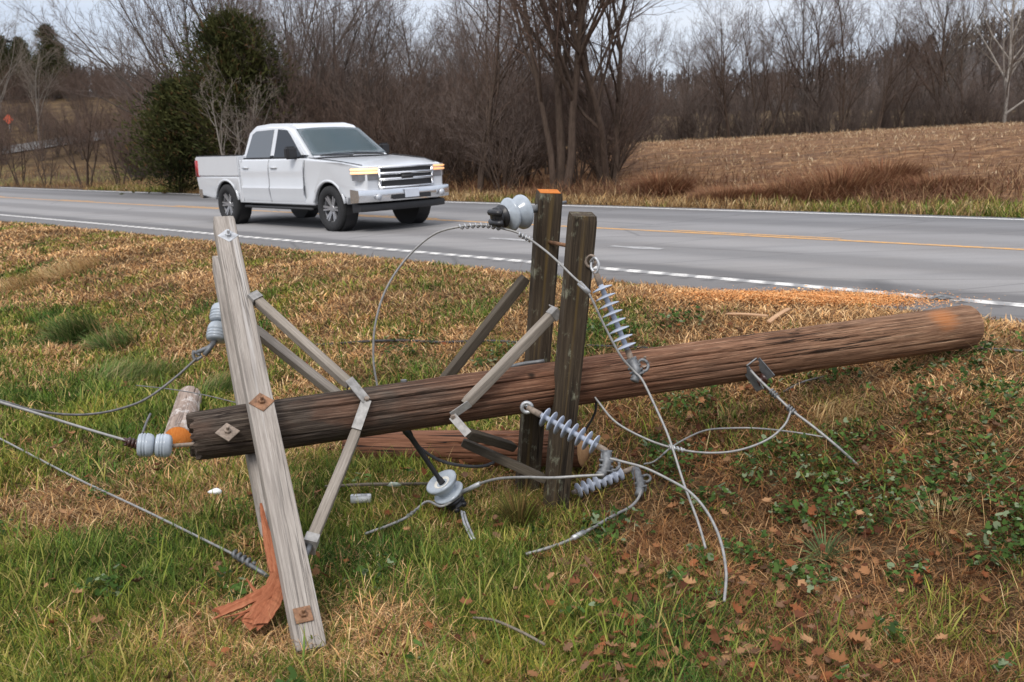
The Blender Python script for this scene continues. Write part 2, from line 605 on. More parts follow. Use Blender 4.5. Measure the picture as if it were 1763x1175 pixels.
def pole_mat():
    t = NT("creosoted_pole_timber")
    v = t.obj((1, 1, 0.024))
    g = t.noise(v, 78, 9, 0.72, 0.6)
    g2 = t.noise(t.obj((1, 1, 0.03), loc=(3, 1, 7)), 190, 4, 0.75)
    big = t.noise(t.obj((1, 1, 0.5), loc=(1, 5, 2)), 4.5, 5, 0.65)
    gz = t.math('ADD', t.math('MULTIPLY', g, 0.55), t.math('MULTIPLY', g2, 0.45))
    old = t.ramp(gz, [(0.36, (0.022, 0.017, 0.014)), (0.5, (0.06, 0.045, 0.035)), (0.64, (0.17, 0.14, 0.112))])
    red = t.ramp(gz, [(0.36, (0.04, 0.02, 0.012)), (0.5, (0.155, 0.072, 0.042)), (0.64, (0.38, 0.207, 0.127))])
    tan = t.ramp(gz, [(0.36, (0.07, 0.041, 0.024)), (0.5, (0.215, 0.116, 0.069)), (0.64, (0.43, 0.282, 0.178))])
    z = t.sep(t.obj())[2]
    zz = t.math('ADD', z, t.math('MULTIPLY', t.math('SUBTRACT', big, 0.5), 2.4))
    col = t.mix(t.ramp(t.math('DIVIDE', zz, 5.3), [(0.13, 0.0), (0.36, 1.0)]), old, red)
    col = t.mix(t.ramp(t.math('DIVIDE', zz, 5.3), [(0.42, 0.0), (0.8, 1.0)]), col, tan)
    col = t.mix(t.ramp(big, [(0.5, 0.0), (0.72, 0.6)]), col, t.mix(0.5, old, red))
    ck = t.noise(t.obj((1, 1, 0.018), loc=(6, 2, 3)), 36, 4, 0.55, 0.4)
    cm = t.ramp(ck, [(0.478, 0.0), (0.494, 1.0), (0.508, 1.0), (0.524, 0.0)])
    cm2 = t.mix(1.0, cm, t.ramp(t.noise(t.obj((1, 1, 0.15), loc=(4, 4, 4)), 5, 2), [(0.42, 0.0), (0.6, 0.95)]), 'MULTIPLY')
    col = t.mix(cm2, col, (0.018, 0.012, 0.010))
    # knots and a bright fresh scar near the butt
    vo = t.vor(t.obj((1, 1, 0.7), loc=(0.3, 0.1, 0.2)), 2.4)
    kn = t.ramp(vo, [(0.035, 1.0), (0.06, 0.0)])
    col = t.mix(kn, col, (0.03, 0.018, 0.012))
    sc = t.n.new("ShaderNodeVectorMath"); sc.operation = 'DISTANCE'
    s_map = t.obj((1, 1, 0.62))
    t.link(s_map, sc.inputs[0]); sc.inputs[1].default_value = SCAR
    dn = t.math('ADD', sc.outputs["Value"], t.math('MULTIPLY', t.math('SUBTRACT', g, 0.5), 0.12))
    col = t.mix(t.ramp(dn, [(0.05, 0.85), (0.10, 0.0)]), col, (0.42, 0.16, 0.055))
    t.set(col, 0.88, 0, 0.15)
    hgt = t.math('SUBTRACT', gz, t.math('MULTIPLY', cm2, 0.8))
    t.bump(hgt, 0.9, 0.009)
    return t.m


def cut_mat(name, a, b):
    t = NT(name)
    f = t.noise(t.obj(), 40, 6, 0.7); f2 = t.noise(t.obj((60, 6, 6)), 3, 4, 0.6)
    t.set(t.mix(0.5, t.ramp(f, [(0.3, a), (0.7, b)]), t.ramp(f2, [(0.35, a), (0.65, b)])), 0.9, 0, 0.1)
    t.bump(f, 0.6, 0.004); return t.m


M_CUT = cut_mat("fresh_sawn_end", (0.36, 0.1, 0.02), (0.58, 0.21, 0.05))
M_CUTPALE = cut_mat("tan_sawn_end", (0.42, 0.22, 0.1), (0.62, 0.38, 0.2))
M_GALV = plain("galvanised_steel", (0.42, 0.43, 0.44), 0.5, 0.55, 0.3, 30)
M_STRAP = plain("dull_zinc_strap", (0.29, 0.28, 0.265), 0.65, 0.3, 0.35, 26)
M_DARKGALV = plain("weathered_dark_steel", (0.16, 0.165, 0.17), 0.6, 0.5, 0.35, 30)
M_RUST = plain("rusty_steel", (0.22, 0.115, 0.062), 0.85, 0.1, 0.45, 45, bump=0.3)
M_RUSTGREY = plain("brown_tarnished_steel", (0.24, 0.19, 0.15), 0.75, 0.25, 0.4, 45)
M_POLY = plain("grey_blue_polymer", (0.37, 0.41, 0.49), 0.5, 0, 0.13, 9)
M_PORC = plain("grey_glazed_porcelain", (0.33, 0.37, 0.41), 0.2, 0, 0.22, 11)
M_PORCRIM = plain("unglazed_porcelain_rim", (0.62, 0.60, 0.54), 0.7, 0, 0.15, 12)
M_BLACK = plain("black_fitting", (0.018, 0.018, 0.02), 0.4, 0.1, 0.3, 20)
M_BROWNPORC = plain("brown_glazed_spool", (0.045, 0.02, 0.015), 0.25, 0, 0.2, 20)
M_WIRE = plain("aluminium_strand", (0.27, 0.265, 0.255), 0.55, 0.35, 0.25, 40)
M_WIREDARK = plain("tarnished_strand", (0.15, 0.145, 0.14), 0.6, 0.35, 0.3, 40)
M_CABLE = plain("black_cable", (0.03, 0.03, 0.032), 0.6, 0, 0.3, 20)
M_WHITE = plain("white_ceramic", (0.72, 0.73, 0.72), 0.4, 0, 0.1, 10)
M_RED = plain("red_plastic", (0.42, 0.03, 0.02), 0.45, 0, 0.2, 10)
M_TWIG = wood("grey_twig", (0.1, 0.08, 0.06), (0.2, 0.17, 0.13), (0.32, 0.28, 0.22), grain=90, stretch=0.1, crack_amt=0.2)
M_LICHEN = plain("pale_green_lichen", (0.42, 0.47, 0.38), 0.9, 0, 0.2, 60, bump=0.5)


def blade_mat(name, trans=0.2, rough=0.8):
    t = NT(name); c = t.attr("col")
    t.set(c, rough, 0, 0.06)
    tr = t.n.new("ShaderNodeBsdfTranslucent"); t.link(c, tr.inputs["Color"])
    mxs = t.n.new("ShaderNodeMixShader"); mxs.inputs[0].default_value = trans
    t.link(t.b.outputs[0], mxs.inputs[1]); t.link(tr.outputs[0], mxs.inputs[2]); t.link(mxs.outputs[0], t.out.inputs["Surface"])
    return t.m


M_BLADE = blade_mat("grass_blades")
M_LEAF = blade_mat("fallen_leaf_skin", 0.12, 0.65)
M_CHIP = blade_mat("wood_chips", 0.0, 0.9)
M_NEEDLE = blade_mat("cedar_foliage", 0.15, 0.8)


def land_mat():
    t = NT("soil_and_thatch")
    v = t.obj()
    n1 = t.noise(v, 0.35, 5, 0.6); n2 = t.noise(v, 3.0, 6, 0.65); n3 = t.noise(v, 26, 6, 0.7)
    near = t.mix(t.ramp(n2, [(0.35, 0.0), (0.65, 1.0)]), (0.045, 0.03, 0.019), (0.10, 0.066, 0.036))
    near = t.mix(t.ramp(n3, [(0.4, 0.0), (0.62, 0.85)]), near, (0.19, 0.125, 0.066))
    near = t.mix(t.ramp(n3, [(0.3, 0.8), (0.42, 0.0)]), near, (0.02, 0.014, 0.01))
    rot = t.obj(rot=(0, 0, R(46)))
    wco = t.sep(rot)[1]
    # ploughed corn field: brown soil flecked with straw
    fs = t.noise(t.obj((1, 1, 1), rot=(0, 0, R(20))), 2.2, 8, 0.75)
    fs2 = t.noise(t.obj((0.35, 1.6, 1), rot=(0, 0, R(12))), 1.1, 6, 0.7)
    field = t.ramp(fs, [(0.36, (0.075, 0.037, 0.019)), (0.5, (0.2, 0.105, 0.052)), (0.6, (0.33, 0.19, 0.095)), (0.72, (0.5, 0.34, 0.18))])
    field = t.mix(t.ramp(fs2, [(0.38, 0.75), (0.55, 0.0)]), field, (0.10, 0.06, 0.042))
    # rough dead grass and scrub on the left of the field
    scr = t.ramp(t.noise(v, 0.6, 8, 0.7), [(0.3, (0.05, 0.035, 0.022)), (0.5, (0.10, 0.066, 0.037)), (0.66, (0.17, 0.115, 0.055)), (0.8, (0.11, 0.10, 0.035))])
    x = t.sep(v)[0]
    farc = t.mix(t.ramp(t.math('ADD', t.math('MULTIPLY', x, 0.02), 0.5), [(0.36, 0.0), (0.52, 1.0)]), scr, field)
    col = t.mix(t.ramp(t.math('MULTIPLY', wco, 0.02), [(0.30, 0.0), (0.36, 1.0)]), near, farc)
    yy = t.sep(v)[1]
    farstraw = t.ramp(n1, [(0.35, (0.17, 0.115, 0.06)), (0.65, (0.28, 0.2, 0.105))])
    fs_ = t.mix(1.0, t.ramp(t.math('MULTIPLY', yy, 0.01), [(0.68, 0.0), (0.78, 1.0)]), t.ramp(t.math('ADD', t.math('MULTIPLY', x, 0.02), 0.5), [(0.36, 0.0), (0.52, 1.0)]), 'MULTIPLY')
    col = t.mix(fs_, col, farstraw)
    t.set(col, 0.95, 0, 0.1)
    t.bump(t.math('ADD', n3, t.math('MULTIPLY', fs, 1.5)), 0.9, 0.05)
    return t.m


def asphalt():
    t = NT("worn_asphalt")
    rv = t.obj(rot=(0, 0, R(46)))
    w = t.sep(rv)[1]; vco = t.sep(rv)[0]
    fine = t.noise(t.obj(), 90, 4, 0.8); med = t.noise(t.obj((0.15, 1.3, 1), rot=(0, 0, R(46))), 1.0, 5, 0.65)
    base = t.ramp(fine, [(0.3, (0.15, 0.148, 0.15)), (0.7, (0.275, 0.27, 0.268))])
    base = t.mix(t.ramp(t.noise(t.obj((0.5, 1, 1), rot=(0, 0, R(46)), loc=(7, 1, 0)), 0.5, 6, 0.7), [(0.4, 0.0), (0.62, 0.35)]), base, (0.2, 0.178, 0.16))
    wj = t.math('ADD', w, t.math('MULTIPLY', t.math('SUBTRACT', med, 0.5), 0.5))

    def band(c, hw, soft):
        d = t.math('ABSOLUTE', t.math('SUBTRACT', wj, c))
        return t.ramp(d, [(hw, 1.0), (hw + soft, 0.0)])
    # darker oil strip in each lane, darker repaired edge by the shoulder, pale wheel tracks
    for c, hw, s, k in ((11.2, 0.25, 0.5, 0.35), (15.2, 0.25, 0.5, 0.3), (9.5, 0.12, 0.22, 0.75), (8.7, 0.3, 0.25, 0.45)):
        base = t.mix(t.math('MULTIPLY', band(c, hw, s), k), base, (0.105, 0.103, 0.106))
    for c in (10.3, 12.1, 14.3, 16.1):
        base = t.mix(t.math('MULTIPLY', band(c, 0.2, 0.4), 0.35), base, (0.29, 0.283, 0.28))
    base = t.mix(t.ramp(t.noise(t.obj((0.25, 2.5, 1), rot=(0, 0, R(46)), loc=(3, 3, 0)), 1.2, 6, 0.7), [(0.45, 0.0), (0.75, 0.45)]), base, (0.13, 0.13, 0.135))
    crack = t.vor(t.obj((0.35, 0.9, 1), rot=(0, 0, R(46))), 0.55, 'DISTANCE_TO_EDGE')
    base = t.mix(t.ramp(crack, [(0.002, 0.4), (0.008, 0.0)]), base, (0.05, 0.05, 0.052))
    # rumble grooves milled beside the white line
    fr = t.math('FRACT', t.math('MULTIPLY', vco, 3.0))
    gr = t.ramp(fr, [(0.0, 0.0), (0.12, 1.0), (0.42, 1.0), (0.54, 0.0)])
    inband = t.ramp(t.math('ABSOLUTE', t.math('SUBTRACT', w, 9.12)), [(0.19, 1.0), (0.22, 0.0)])
    gm = t.mix(1.0, gr, inband, 'MULTIPLY')
    base = t.mix(t.math('MULTIPLY', gm, 0.5), base, (0.09, 0.088, 0.09))
    t.set(base, 0.85, 0, 0.3)
    t.bump(t.math('SUBTRACT', t.math('MULTIPLY', fine, 0.12), gm), 0.8, 0.012)
    return t.m


def paint(name, c, wear=0.5, rumble=False):
    t = NT(name)
    rv = t.obj(rot=(0, 0, R(46)))
    n = t.noise(t.obj(), 9, 8, 0.75); f = t.noise(t.obj(), 70, 4, 0.8)
    k = t.math('ADD', t.math('MULTIPLY', n, 0.6), t.math('MULTIPLY', f, 0.4))
    fac = t.ramp(k, [(wear - 0.08, 1.0), (wear + 0.1, 0.0)])
    if rumble:
        vco = t.sep(rv)[0]; w = t.sep(rv)[1]
        fr = t.math('FRACT', t.math('ADD', t.math('MULTIPLY', vco, 3.0), t.math('ADD', t.math('MULTIPLY', w, 1.6), t.math('MULTIPLY', n, 0.7))))
        fac = t.mix(t.ramp(fr, [(0.0, 0.05), (0.14, 0.95), (0.40, 0.95), (0.56, 0.05)]), fac, (0.92, 0.92, 0.92))
    t.set(t.mix(fac, c, (0.2, 0.197, 0.197)), 0.75, 0, 0.3)
    t.bump(f, 0.4, 0.003)
    return t.m


def bark(name, c):
    t = NT(name)
    f = t.noise(t.obj((1, 1, 0.25)), 14, 5, 0.7)
    t.set(t.ramp(f, [(0.3, tuple(k * 0.6 for k in c)), (0.7, tuple(min(1, k * 1.35) for k in c))]), 0.95, 0, 0.1)
    t.bump(f, 0.6, 0.02)
    return t.m


M_LAND = land_mat()
M_ASPHALT = asphalt()
M_WLINE = paint("worn_white_road_paint", (0.72, 0.71, 0.68), 0.40)
M_WRUMBLE = paint("white_paint_over_rumble_grooves", (0.70, 0.68, 0.64), 0.44, True)
M_YLINE = paint("worn_yellow_road_paint", (0.62, 0.32, 0.08), 0.455)
M_BARK = bark("grey_brown_bark", (0.095, 0.077, 0.066))
M_BARKB = bark("dark_brown_bark", (0.078, 0.056, 0.043))
M_BARKP = bark("pale_grey_bark", (0.21, 0.185, 0.16))
M_BARKW = bark("white_sycamore_bark", (0.34, 0.31, 0.275))
M_TWIGC = bark("purple_brown_twigs", (0.155, 0.119, 0.102))
M_TWIGD = bark("brown_twigs", (0.135, 0.092, 0.072))
M_TWIGP = bark("pale_tan_twigs", (0.22, 0.185, 0.15))

# ------------------------------------------------------------------ the land and the road
wl_ = np.unique(np.concatenate([np.linspace(-60, -6, 14), np.linspace(-6, 0, 13), np.linspace(0, 8.5, 110), [8.5, 13.0, 17.45], np.linspace(17.45, 30, 50), np.linspace(30, 75, 70), np.linspace(75, 160, 50), np.linspace(160, 700, 40)]))
vl_ = np.unique(np.concatenate([np.linspace(-600, -150, 40), np.linspace(-150, -60, 60), np.linspace(-60, -14, 90), np.linspace(-14, 6, 220), np.linspace(6, 40, 40), np.linspace(40, 300, 25)]))
WW, VV = np.meshgrid(wl_, vl_, indexing='ij')
XX, YY = xy(WW, VV)
ZZ = H(XX, YY)
ZZ[np.isclose(WW, W0)] = (plane(XX, YY) - 0.06)[np.isclose(WW, W0)]
V = np.stack([XX, YY, ZZ], -1).reshape(-1, 3)
nw, nv = WW.shape
i, j = np.meshgrid(np.arange(nw - 1), np.arange(nv - 1), indexing='ij')
a = (i * nv + j).ravel()
structure("ground", np_mesh(V, [np.column_stack([a, a + nv, a + nv + 1, a + 1])], smooth=True), M_LAND, smooth=True)


def ribbon(w0, w1, v0, v1, dz, nseg=200, wob=0.0, seed=0):
    v = np.linspace(v0, v1, nseg + 1)
    jl = wob * (fbm(v * 2.5, v * 0, seed, 3) - 0.5); jr = wob * (fbm(v * 2.5, v * 0 + 9, seed, 3) - 0.5)
    xa, ya = xy(w0 + jl, v); xb, yb = xy(w1 + jr, v)
    A = np.column_stack([xa, ya, plane(xa, ya) + dz]); B = np.column_stack([xb, yb, plane(xb, yb) + dz])
    Vv = np.concatenate([A, B]); n = nseg + 1; k = np.arange(nseg)
    return np_mesh(Vv, [np.column_stack([k, k + 1, n + k + 1, n + k])])


def slab(w0, w1, v0, v1, dz, nseg, wob):
    """the road itself: a sheet with thin edges going down into the soil"""
    v = np.linspace(v0, v1, nseg + 1)
    jl = wob * (fbm(v * 1.5, v * 0, 3, 4) - 0.5); jr = wob * (fbm(v * 1.5, v * 0 + 9, 3, 4) - 0.5)
    rows = []
    for w_, jj, dd in ((w0, jl, -0.12), (w0, jl, dz), (13.2, 0 * v, dz), (w1, jr, dz), (w1, jr, -0.12)):
        x, y = xy(w_ + jj, v); rows.append(np.column_stack([x, y, plane(x, y) + dd]))
    Vv = np.concatenate(rows); n = nseg + 1; k = np.arange(nseg)
    return np_mesh(Vv, [np.concatenate([np.column_stack([q * n + k, q * n + k + 1, (q + 1) * n + k + 1, (q + 1) * n + k]) for q in range(4)])])


structure("road", slab(W0, W1 - 0.02, -240, 120, 0.0, 900, 0.16), M_ASPHALT)
structure("edge_line", ribbon(9.06, 9.24, -240, 120, 0.004, 900, 0.02, 1), M_WRUMBLE)
structure("edge_line", ribbon(17.01, 17.13, -240, 120, 0.004, 300, 0.02, 2), M_WLINE)
structure("centre_line", ribbon(13.06, 13.20, -240, 120, 0.004, 400, 0.02, 3), M_YLINE)
dash = []
vv = -100.0
fl = 0
VV_, FF_ = [], []
while vv < 60:
    k = ribbon(13.28, 13.38, vv, vv + 3.0, 0.004, 12, 0.02, 4)
    co = np.empty(len(k.vertices) * 3, np.float32); k.vertices.foreach_get("co", co)
    VV_.append(co.reshape(-1, 3)); q = np.arange(12)
    FF_.append(np.column_stack([q, q + 1, 13 + q + 1, 13 + q]) + fl); fl += 26
    vv += 9.0
structure("centre_line", np_mesh(np.concatenate(VV_), [np.concatenate(FF_)]), M_YLINE)

def to_wv(px, py):
    d = P(px, py, 1.0) - Vector((0, 0, EYE)); t = 10.0
    for _ in range(40): t = (float(plane(d.x * t, 0)) - EYE) / d.z
    return wv(d.x * t, d.y * t)


for px_, py_, ln_ in ((885, 413, 1.1), (1093, 427, .9)):
    w_, v_ = to_wv(px_, py_)
    structure("worn_paint_mark", ribbon(w_ - .09, w_ + .09, v_ - ln_ / 2, v_ + ln_ / 2, .004, 24, .14, int(px_)), paint("faded_paint_mark", (.38, .375, .37), .46))

# hillside road far to the left
hp = [G(-120, 272), G(-40, 266), G(30, 258), G(90, 249), G(150, 239), G(215, 229), G(262, 222)]
hp = spline(hp, 8)
hv = []
for k, p in enumerate(hp):
    d = (hp[min(k + 1, len(hp) - 1)] - hp[max(k - 1, 0)]).normalized(); s = Vector((d.y, -d.x, 0)).normalized()
    for q in (-1.9, -0.7, 0.7, 1.9):
        t_ = p + s * q; hv.append((t_.x, t_.y, h1(t_.x, t_.y) + 0.14))
k = np.arange(len(hp) - 1)[:, None] * 4 + np.arange(3)[None]
k = k.ravel()
structure("hillside_road", np_mesh(np.array(hv), [np.column_stack([k, k + 1, k + 5, k + 4])]), plain("pale_far_asphalt", (0.12, 0.117, 0.112), 0.9, 0, 0.12, 1.0))


# ------------------------------------------------------------------ bare trees
def norm(v): return v / (np.linalg.norm(v) + 1e-9)


def gen_tree(seed, Ht, stems=1, lean=(0.0, 0.15), r0=0.16, kids=(12, 7, 5, 4), ratio=(0.55, 0.5, 0.5, 0.5), up=(0.05, 0.10, 0.10, 0.08, 0.05), jit=(0.06, 0.10, 0.14, 0.18, 0.2), t0=(0.28, 0.2, 0.2, 0.2), ang=(0.5, 0.95), minr=0.006, sides=(8, 5, 3, 3, 3), crown_az=None):
    g = np.random.default_rng(seed)
    npts = (9, 7, 5, 4, 3)
    lev_p = {k: [] for k in range(5)}; lev_r = {k: [] for k in range(5)}

    def grow(p, d, L, r, lev):
        n = npts[lev]; pts = np.empty((n, 3)); pts[0] = p; st = L / (n - 1)
        jt = g.normal(0, jit[lev], (n, 3)); dirs = np.empty((n, 3)); dirs[0] = d
        for q in range(1, n):
            d = norm(d + jt[q] + np.array([0, 0, up[lev]])); p = p + d * st; pts[q] = p; dirs[q] = d
        tt = np.linspace(0, 1, n)
        rad = np.maximum(r * (1 - 0.78 * tt), minr * 0.6)
        lev_p[lev].append(pts); lev_r[lev].append(rad)
        if lev < len(kids):
            nk = max(1, int(kids[lev] * g.uniform(0.75, 1.25)))
            for c in range(nk):
                t = t0[lev] + (1 - t0[lev]) * (c + g.random()) / nk
                f = t * (n - 1); q = min(int(f), n - 2); f -= q
                pp = pts[q] * (1 - f) + pts[q + 1] * f; dd = dirs[q + 1]
                a = g.uniform(*ang); az = g.uniform(0, 2 * math.pi)
                u = norm(np.cross(dd, [0.3, 0.5, 0.81])); w = np.cross(dd, u)
                nd = norm(dd * math.cos(a) + (u * math.cos(az) + w * math.sin(az)) * math.sin(a))
                if nd[2] < -0.15: nd[2] *= -0.5; nd = norm(nd)
                grow(pp, nd, L * ratio[lev] * (1.15 - 0.6 * t) * g.uniform(0.7, 1.3), max(minr, r * (1 - 0.78 * t) * 0.62), lev + 1)
    for s in range(stems):
        a = g.uniform(*lean); az = 2 * math.pi * (s + g.random() * 0.8) / stems
        if crown_az is not None: az = crown_az[s % len(crown_az)] + g.normal(0, 0.25)
        d = np.array([math.sin(a) * math.cos(az), math.sin(a) * math.sin(az), math.cos(a)])
        sp = 0.0 if stems == 1 else r0 * 1.3
        grow(np.array([sp * math.cos(az), sp * math.sin(az), -0.25]), d, Ht * g.uniform(0.8, 1.05) if s else Ht, r0 * (1 if s == 0 else g.uniform(0.6, 1)), 0)
    tv, tf, cv, cf = [], [], [], []
    to = co = 0
    for lev in range(5):
        if not lev_p[lev]: continue
        Vv, Q = batch_tubes(np.array(lev_p[lev]), np.array(lev_r[lev]), sides[lev])
        if lev <= 1: tv.append(Vv); tf.append(Q + to); to += len(Vv)
        else: cv.append(Vv); cf.append(Q + co); co += len(Vv)
    mt = np_mesh(np.concatenate(tv), [np.concatenate(tf)], smooth=True)
    mc = np_mesh(np.concatenate(cv), [np.concatenate(cf)])
    return mt, mc


def put_tree(meshes, name, label, cat, loc, group=None, rot=None, sc=1.0, mats=(None, None), scz=None):
    mt, mc = meshes
    r = bpy.data.objects.new(name, None); C.objects.link(r)
    r.location = loc; r.rotation_euler = (0, 0, random.uniform(0, 6.28) if rot is None else rot)
    r.scale = (sc, sc, scz or sc); r.empty_display_size = 0.2
    tag(r, label, cat, group)
    for nm, me, mm in (("trunk", mt, mats[0] or M_BARK), ("crown", mc, mats[1] or M_TWIGC)):
        if not me.materials: me.materials.append(mm)
        o = bpy.data.objects.new(nm, me); C.objects.link(o); o.parent = r
        o.material_slots[0].link = 'OBJECT'; o.material_slots[0].material = mm
    return r


T_UP = [gen_tree(11, 10, 1, (0, .06), 0.125, kids=(16, 8, 6, 4), ang=(.4, .85), t0=(.2, .15, .15, .2)),
        gen_tree(12, 10, 2, (.08, .2), 0.11, kids=(13, 7, 6, 4), ang=(.4, .8), t0=(.2, .15, .15, .2)),
        gen_tree(13, 10, 1, (.1, .16), 0.12, kids=(15, 8, 6, 4), t0=(.2, .15, .15, .2), ang=(.45, .9), jit=(.09, .12, .15, .18, .2)),
        gen_tree(14, 10, 3, (.06, .25), 0.10, kids=(10, 7, 6, 4), ang=(.4, .8), t0=(.18, .15, .15, .2))]
T_FAR = [gen_tree(21, 10, 1, (0, .1), 0.12, kids=(12, 6, 5), ang=(.4, .9), minr=0.014),
         gen_tree(22, 10, 2, (.05, .2), 0.10, kids=(9, 6, 5), ang=(.4, .9), minr=0.014)]
T_BUSH = [gen_tree(31, 3.4, 9, (.1, .75), 0.035, kids=(9, 6, 4), ang=(.4, .9), ratio=(.45, .5, .5), minr=0.005, t0=(.12, .15, .2)),
          gen_tree(32, 3.4, 7, (.1, .6), 0.04, kids=(10, 6, 4), ang=(.35, .9), ratio=(.5, .5, .5), minr=0.005, t0=(.15, .15, .2)),
          gen_tree(33, 3.4, 12, (.05, .9), 0.028, kids=(8, 6, 4), ang=(.4, 1.0), ratio=(.42, .5, .5), minr=0.005, t0=(.1, .15, .2))]
T_SMALL = [gen_tree(41, 3.6, 3, (.1, .4), 0.06, kids=(9, 6, 5, 3), ang=(.4, .9), minr=0.005),
           gen_tree(42, 3.6, 4, (.1, .5), 0.05, kids=(8, 6, 5, 3), ang=(.4, .9), minr=0.005)]
T_BIG = gen_tree(51, 11.5, 11, (.10, .95), 0.12, kids=(10, 7, 5, 4), ang=(.25, .65), up=(.035, .06, .08, .06, .04), ratio=(.5, .5, .5, .5), t0=(.2, .15, .15, .2), crown_az=[math.pi, 2.6, -2.7, math.pi, 0.4, -.5, 1.6, math.pi, 2.9, 0.1, -1.5])
T_MAIN = gen_tree(52, 10.5, 3, (.02, .13), 0.15, kids=(14, 8, 5, 4), ang=(.35, .8), t0=(.24, .15, .2, .2))
T_MAIN2 = gen_tree(56, 9.5, 3, (.05, .3), 0.15, kids=(14, 8, 5, 4), ang=(.35, .85), t0=(.22, .15, .2, .2))
T_SYC = gen_tree(53, 12.5, 1, (0, .05), 0.15, kids=(22, 8, 6, 4), ang=(.5, .95), t0=(.14, .15, .15, .2), up=(.03, .05, .08, .06, .04))

# the big trees across the road, one by one
put_tree(T_BIG, "bare_tree", "wide spreading bare tree with many arching stems behind the dark cedars, left of the truck", "tree", at(468, 43), rot=0.0, sc=.93, mats=(M_BARK, M_TWIGC))
put_tree(T_UP[3], "bare_tree", "tall bare tree rising straight above the top of the dark cedar", "tree", at(395, 45), rot=1.0, sc=1.05)
put_tree(T_MAIN, "bare_tree", "large dark bare tree with twin trunks standing behind the top of the sawn crossarm", "tree", at(962, 30), rot=0.6, mats=(M_BARKB, M_TWIGD))
put_tree(T_MAIN2, "bare_tree", "bare leaning tree just right of the large twin trunked tree beside the field edge", "tree", at(1042, 31), rot=2.2, sc=0.92, mats=(M_BARKB, M_TWIGC))
put_tree(T_UP[1], "bare_tree", "bare tree with short dark trunk in thicket just right of the truck front", "tree", at(822, 32), rot=4.0, sc=0.72, mats=(M_BARKB, M_TWIGD))
put_tree(T_SYC, "sycamore_tree", "tall white barked bare sycamore at the right end of the field edge", "tree", at(1694, 71), rot=0.4, mats=(M_BARKW, M_TWIGP))
put_tree(T_UP[2], "sycamore_tree", "pale barked bare tree standing two trunks left of the white sycamore", "tree", at(1592, 74), rot=1.4, sc=1.0, mats=(M_BARKP, M_TWIGP))
put_tree(T_SMALL[0], "small_bare_tree", "small pale grey bare tree in front of the dark cedar, behind the truck cab", "tree", at(425, 34.8), rot=0.5, sc=1.15, mats=(M_BARKP, M_TWIGP))
for px, Y, k, s, lab in ((62, 55, 1, 0.95, "small bare roadside tree below the orange diamond sign"),
                         (105, 54, 0, 0.72, "low bare roadside shrub tree second from the left across the road"),
                         (172, 50, 0, 1.15, "bare roadside tree with a thick forked trunk across the road at left"),
                         (228, 48, 1, 0.92, "leaning thin bare tree nearest to the left of the low cedar"),
                         (20, 60, 1, 0.9, "bare small tree at the far left edge of the photo below the hillside road")):
    put_tree(T_SMALL[k], "small_bare_tree", lab, "tree", at(px, Y), sc=s, mats=(M_BARKB, M_TWIGD))

# the row of trees along the back edge of the ploughed field
g_ = "bare trees along the back edge of the field"
row = [(1078, 70, 1.0), (1120, 74, 1.1), (1160, 72, .95), (1190, 78, 1.15), (1222, 71, 1.05), (1245, 69, 1.15), (1272, 75, 1.1), (1299, 70, 1.2), (1335, 77, 1.15), (1376, 70, 1.4), (1389, 71, 1.35), (1427, 69, 1.3), (1452, 76, 1.1), (1480, 71, 1.15), (1520, 72, 1.0), (1552, 80, 1.2), (1582, 72, 1.4), (1629, 71, 1.3), (1660, 78, 1.2), (1745, 73, 1.25), (1790, 72, 1.3), (1840, 74, 1.3)]
for q, (px, Y, s) in enumerate(row):
    put_tree(T_UP[q % 4], "bare_tree", "dark bare tree in the row along the back edge of the ploughed field", "tree", at(px, Y), g_, sc=s * 0.72, mats=(M_BARKB if q % 3 else M_BARK, M_TWIGC if q % 2 else M_TWIGD))
g_ = "bare trees of the woods behind"
for q in range(125):
    px = 430 + (q + random.random()) * 11.6; Y = random.uniform(76, 150) if px > 1050 else random.uniform(58, 120)
    put_tree(T_FAR[q % 2], "bare_tree", "grey bare tree of the woods behind the roadside thicket and field row", "tree", at(px, Y), g_, sc=random.uniform(0.38, 0.62) if px > 1000 else random.uniform(.42, .68), mats=(M_BARK, M_TWIGC))
g_ = "bare trees of the roadside thicket"
for q in range(30):
    px = 475 + q * 15.5 + random.uniform(-9, 9); Y = random.uniform(38, 54)
    put_tree(T_UP[q % 4], "bare_tree", "slender purple brown bare tree of the thicket behind the truck", "tree", at(px, Y), g_, sc=random.uniform(0.46, 0.74), mats=(M_BARK, M_TWIGC))
g_ = "leafless bushes of the roadside thicket"
for q in range(60):
    px = 455 + q * 10.2 + random.uniform(-8, 8); Y = random.uniform(33.5, 48) - (2.5 if px > 800 else 0)
    if 940 < px < 985: Y += 5
    put_tree(T_BUSH[q % 3], "leafless_bush", "leafless brown bush in the thicket across the road", "bush", at(px, Y), g_, sc=random.uniform(0.75, 1.35), mats=(M_BARKB, M_TWIGC if q % 2 else M_TWIGD))
g_ = "leafless bushes on the left hillside"
for q in range(120):
    px = random.uniform(-40, 345); Y = random.uniform(58, 112)
    if px < 235: Y = random.uniform(112, 128) if random.random() < .72 else random.uniform(76, 100)
    put_tree(T_BUSH[q % 3], "leafless_bush", "leafless grey bush on the slope of the left hillside", "bush", at(px, Y), g_, sc=random.uniform(0.6, 1.25), mats=(M_BARK, M_TWIGD))
g_ = "bare trees on the left hilltop"
for q in range(16):
    px = random.uniform(-30, 330); Y = random.uniform(112, 150)
    put_tree(T_FAR[q % 2], "bare_tree", "thin grey bare tree on the left hilltop", "tree", at(px, Y), g_, sc=random.uniform(0.5, 0.85), mats=(M_BARK, M_TWIGC))
g_ = "leafless bushes along the field row"
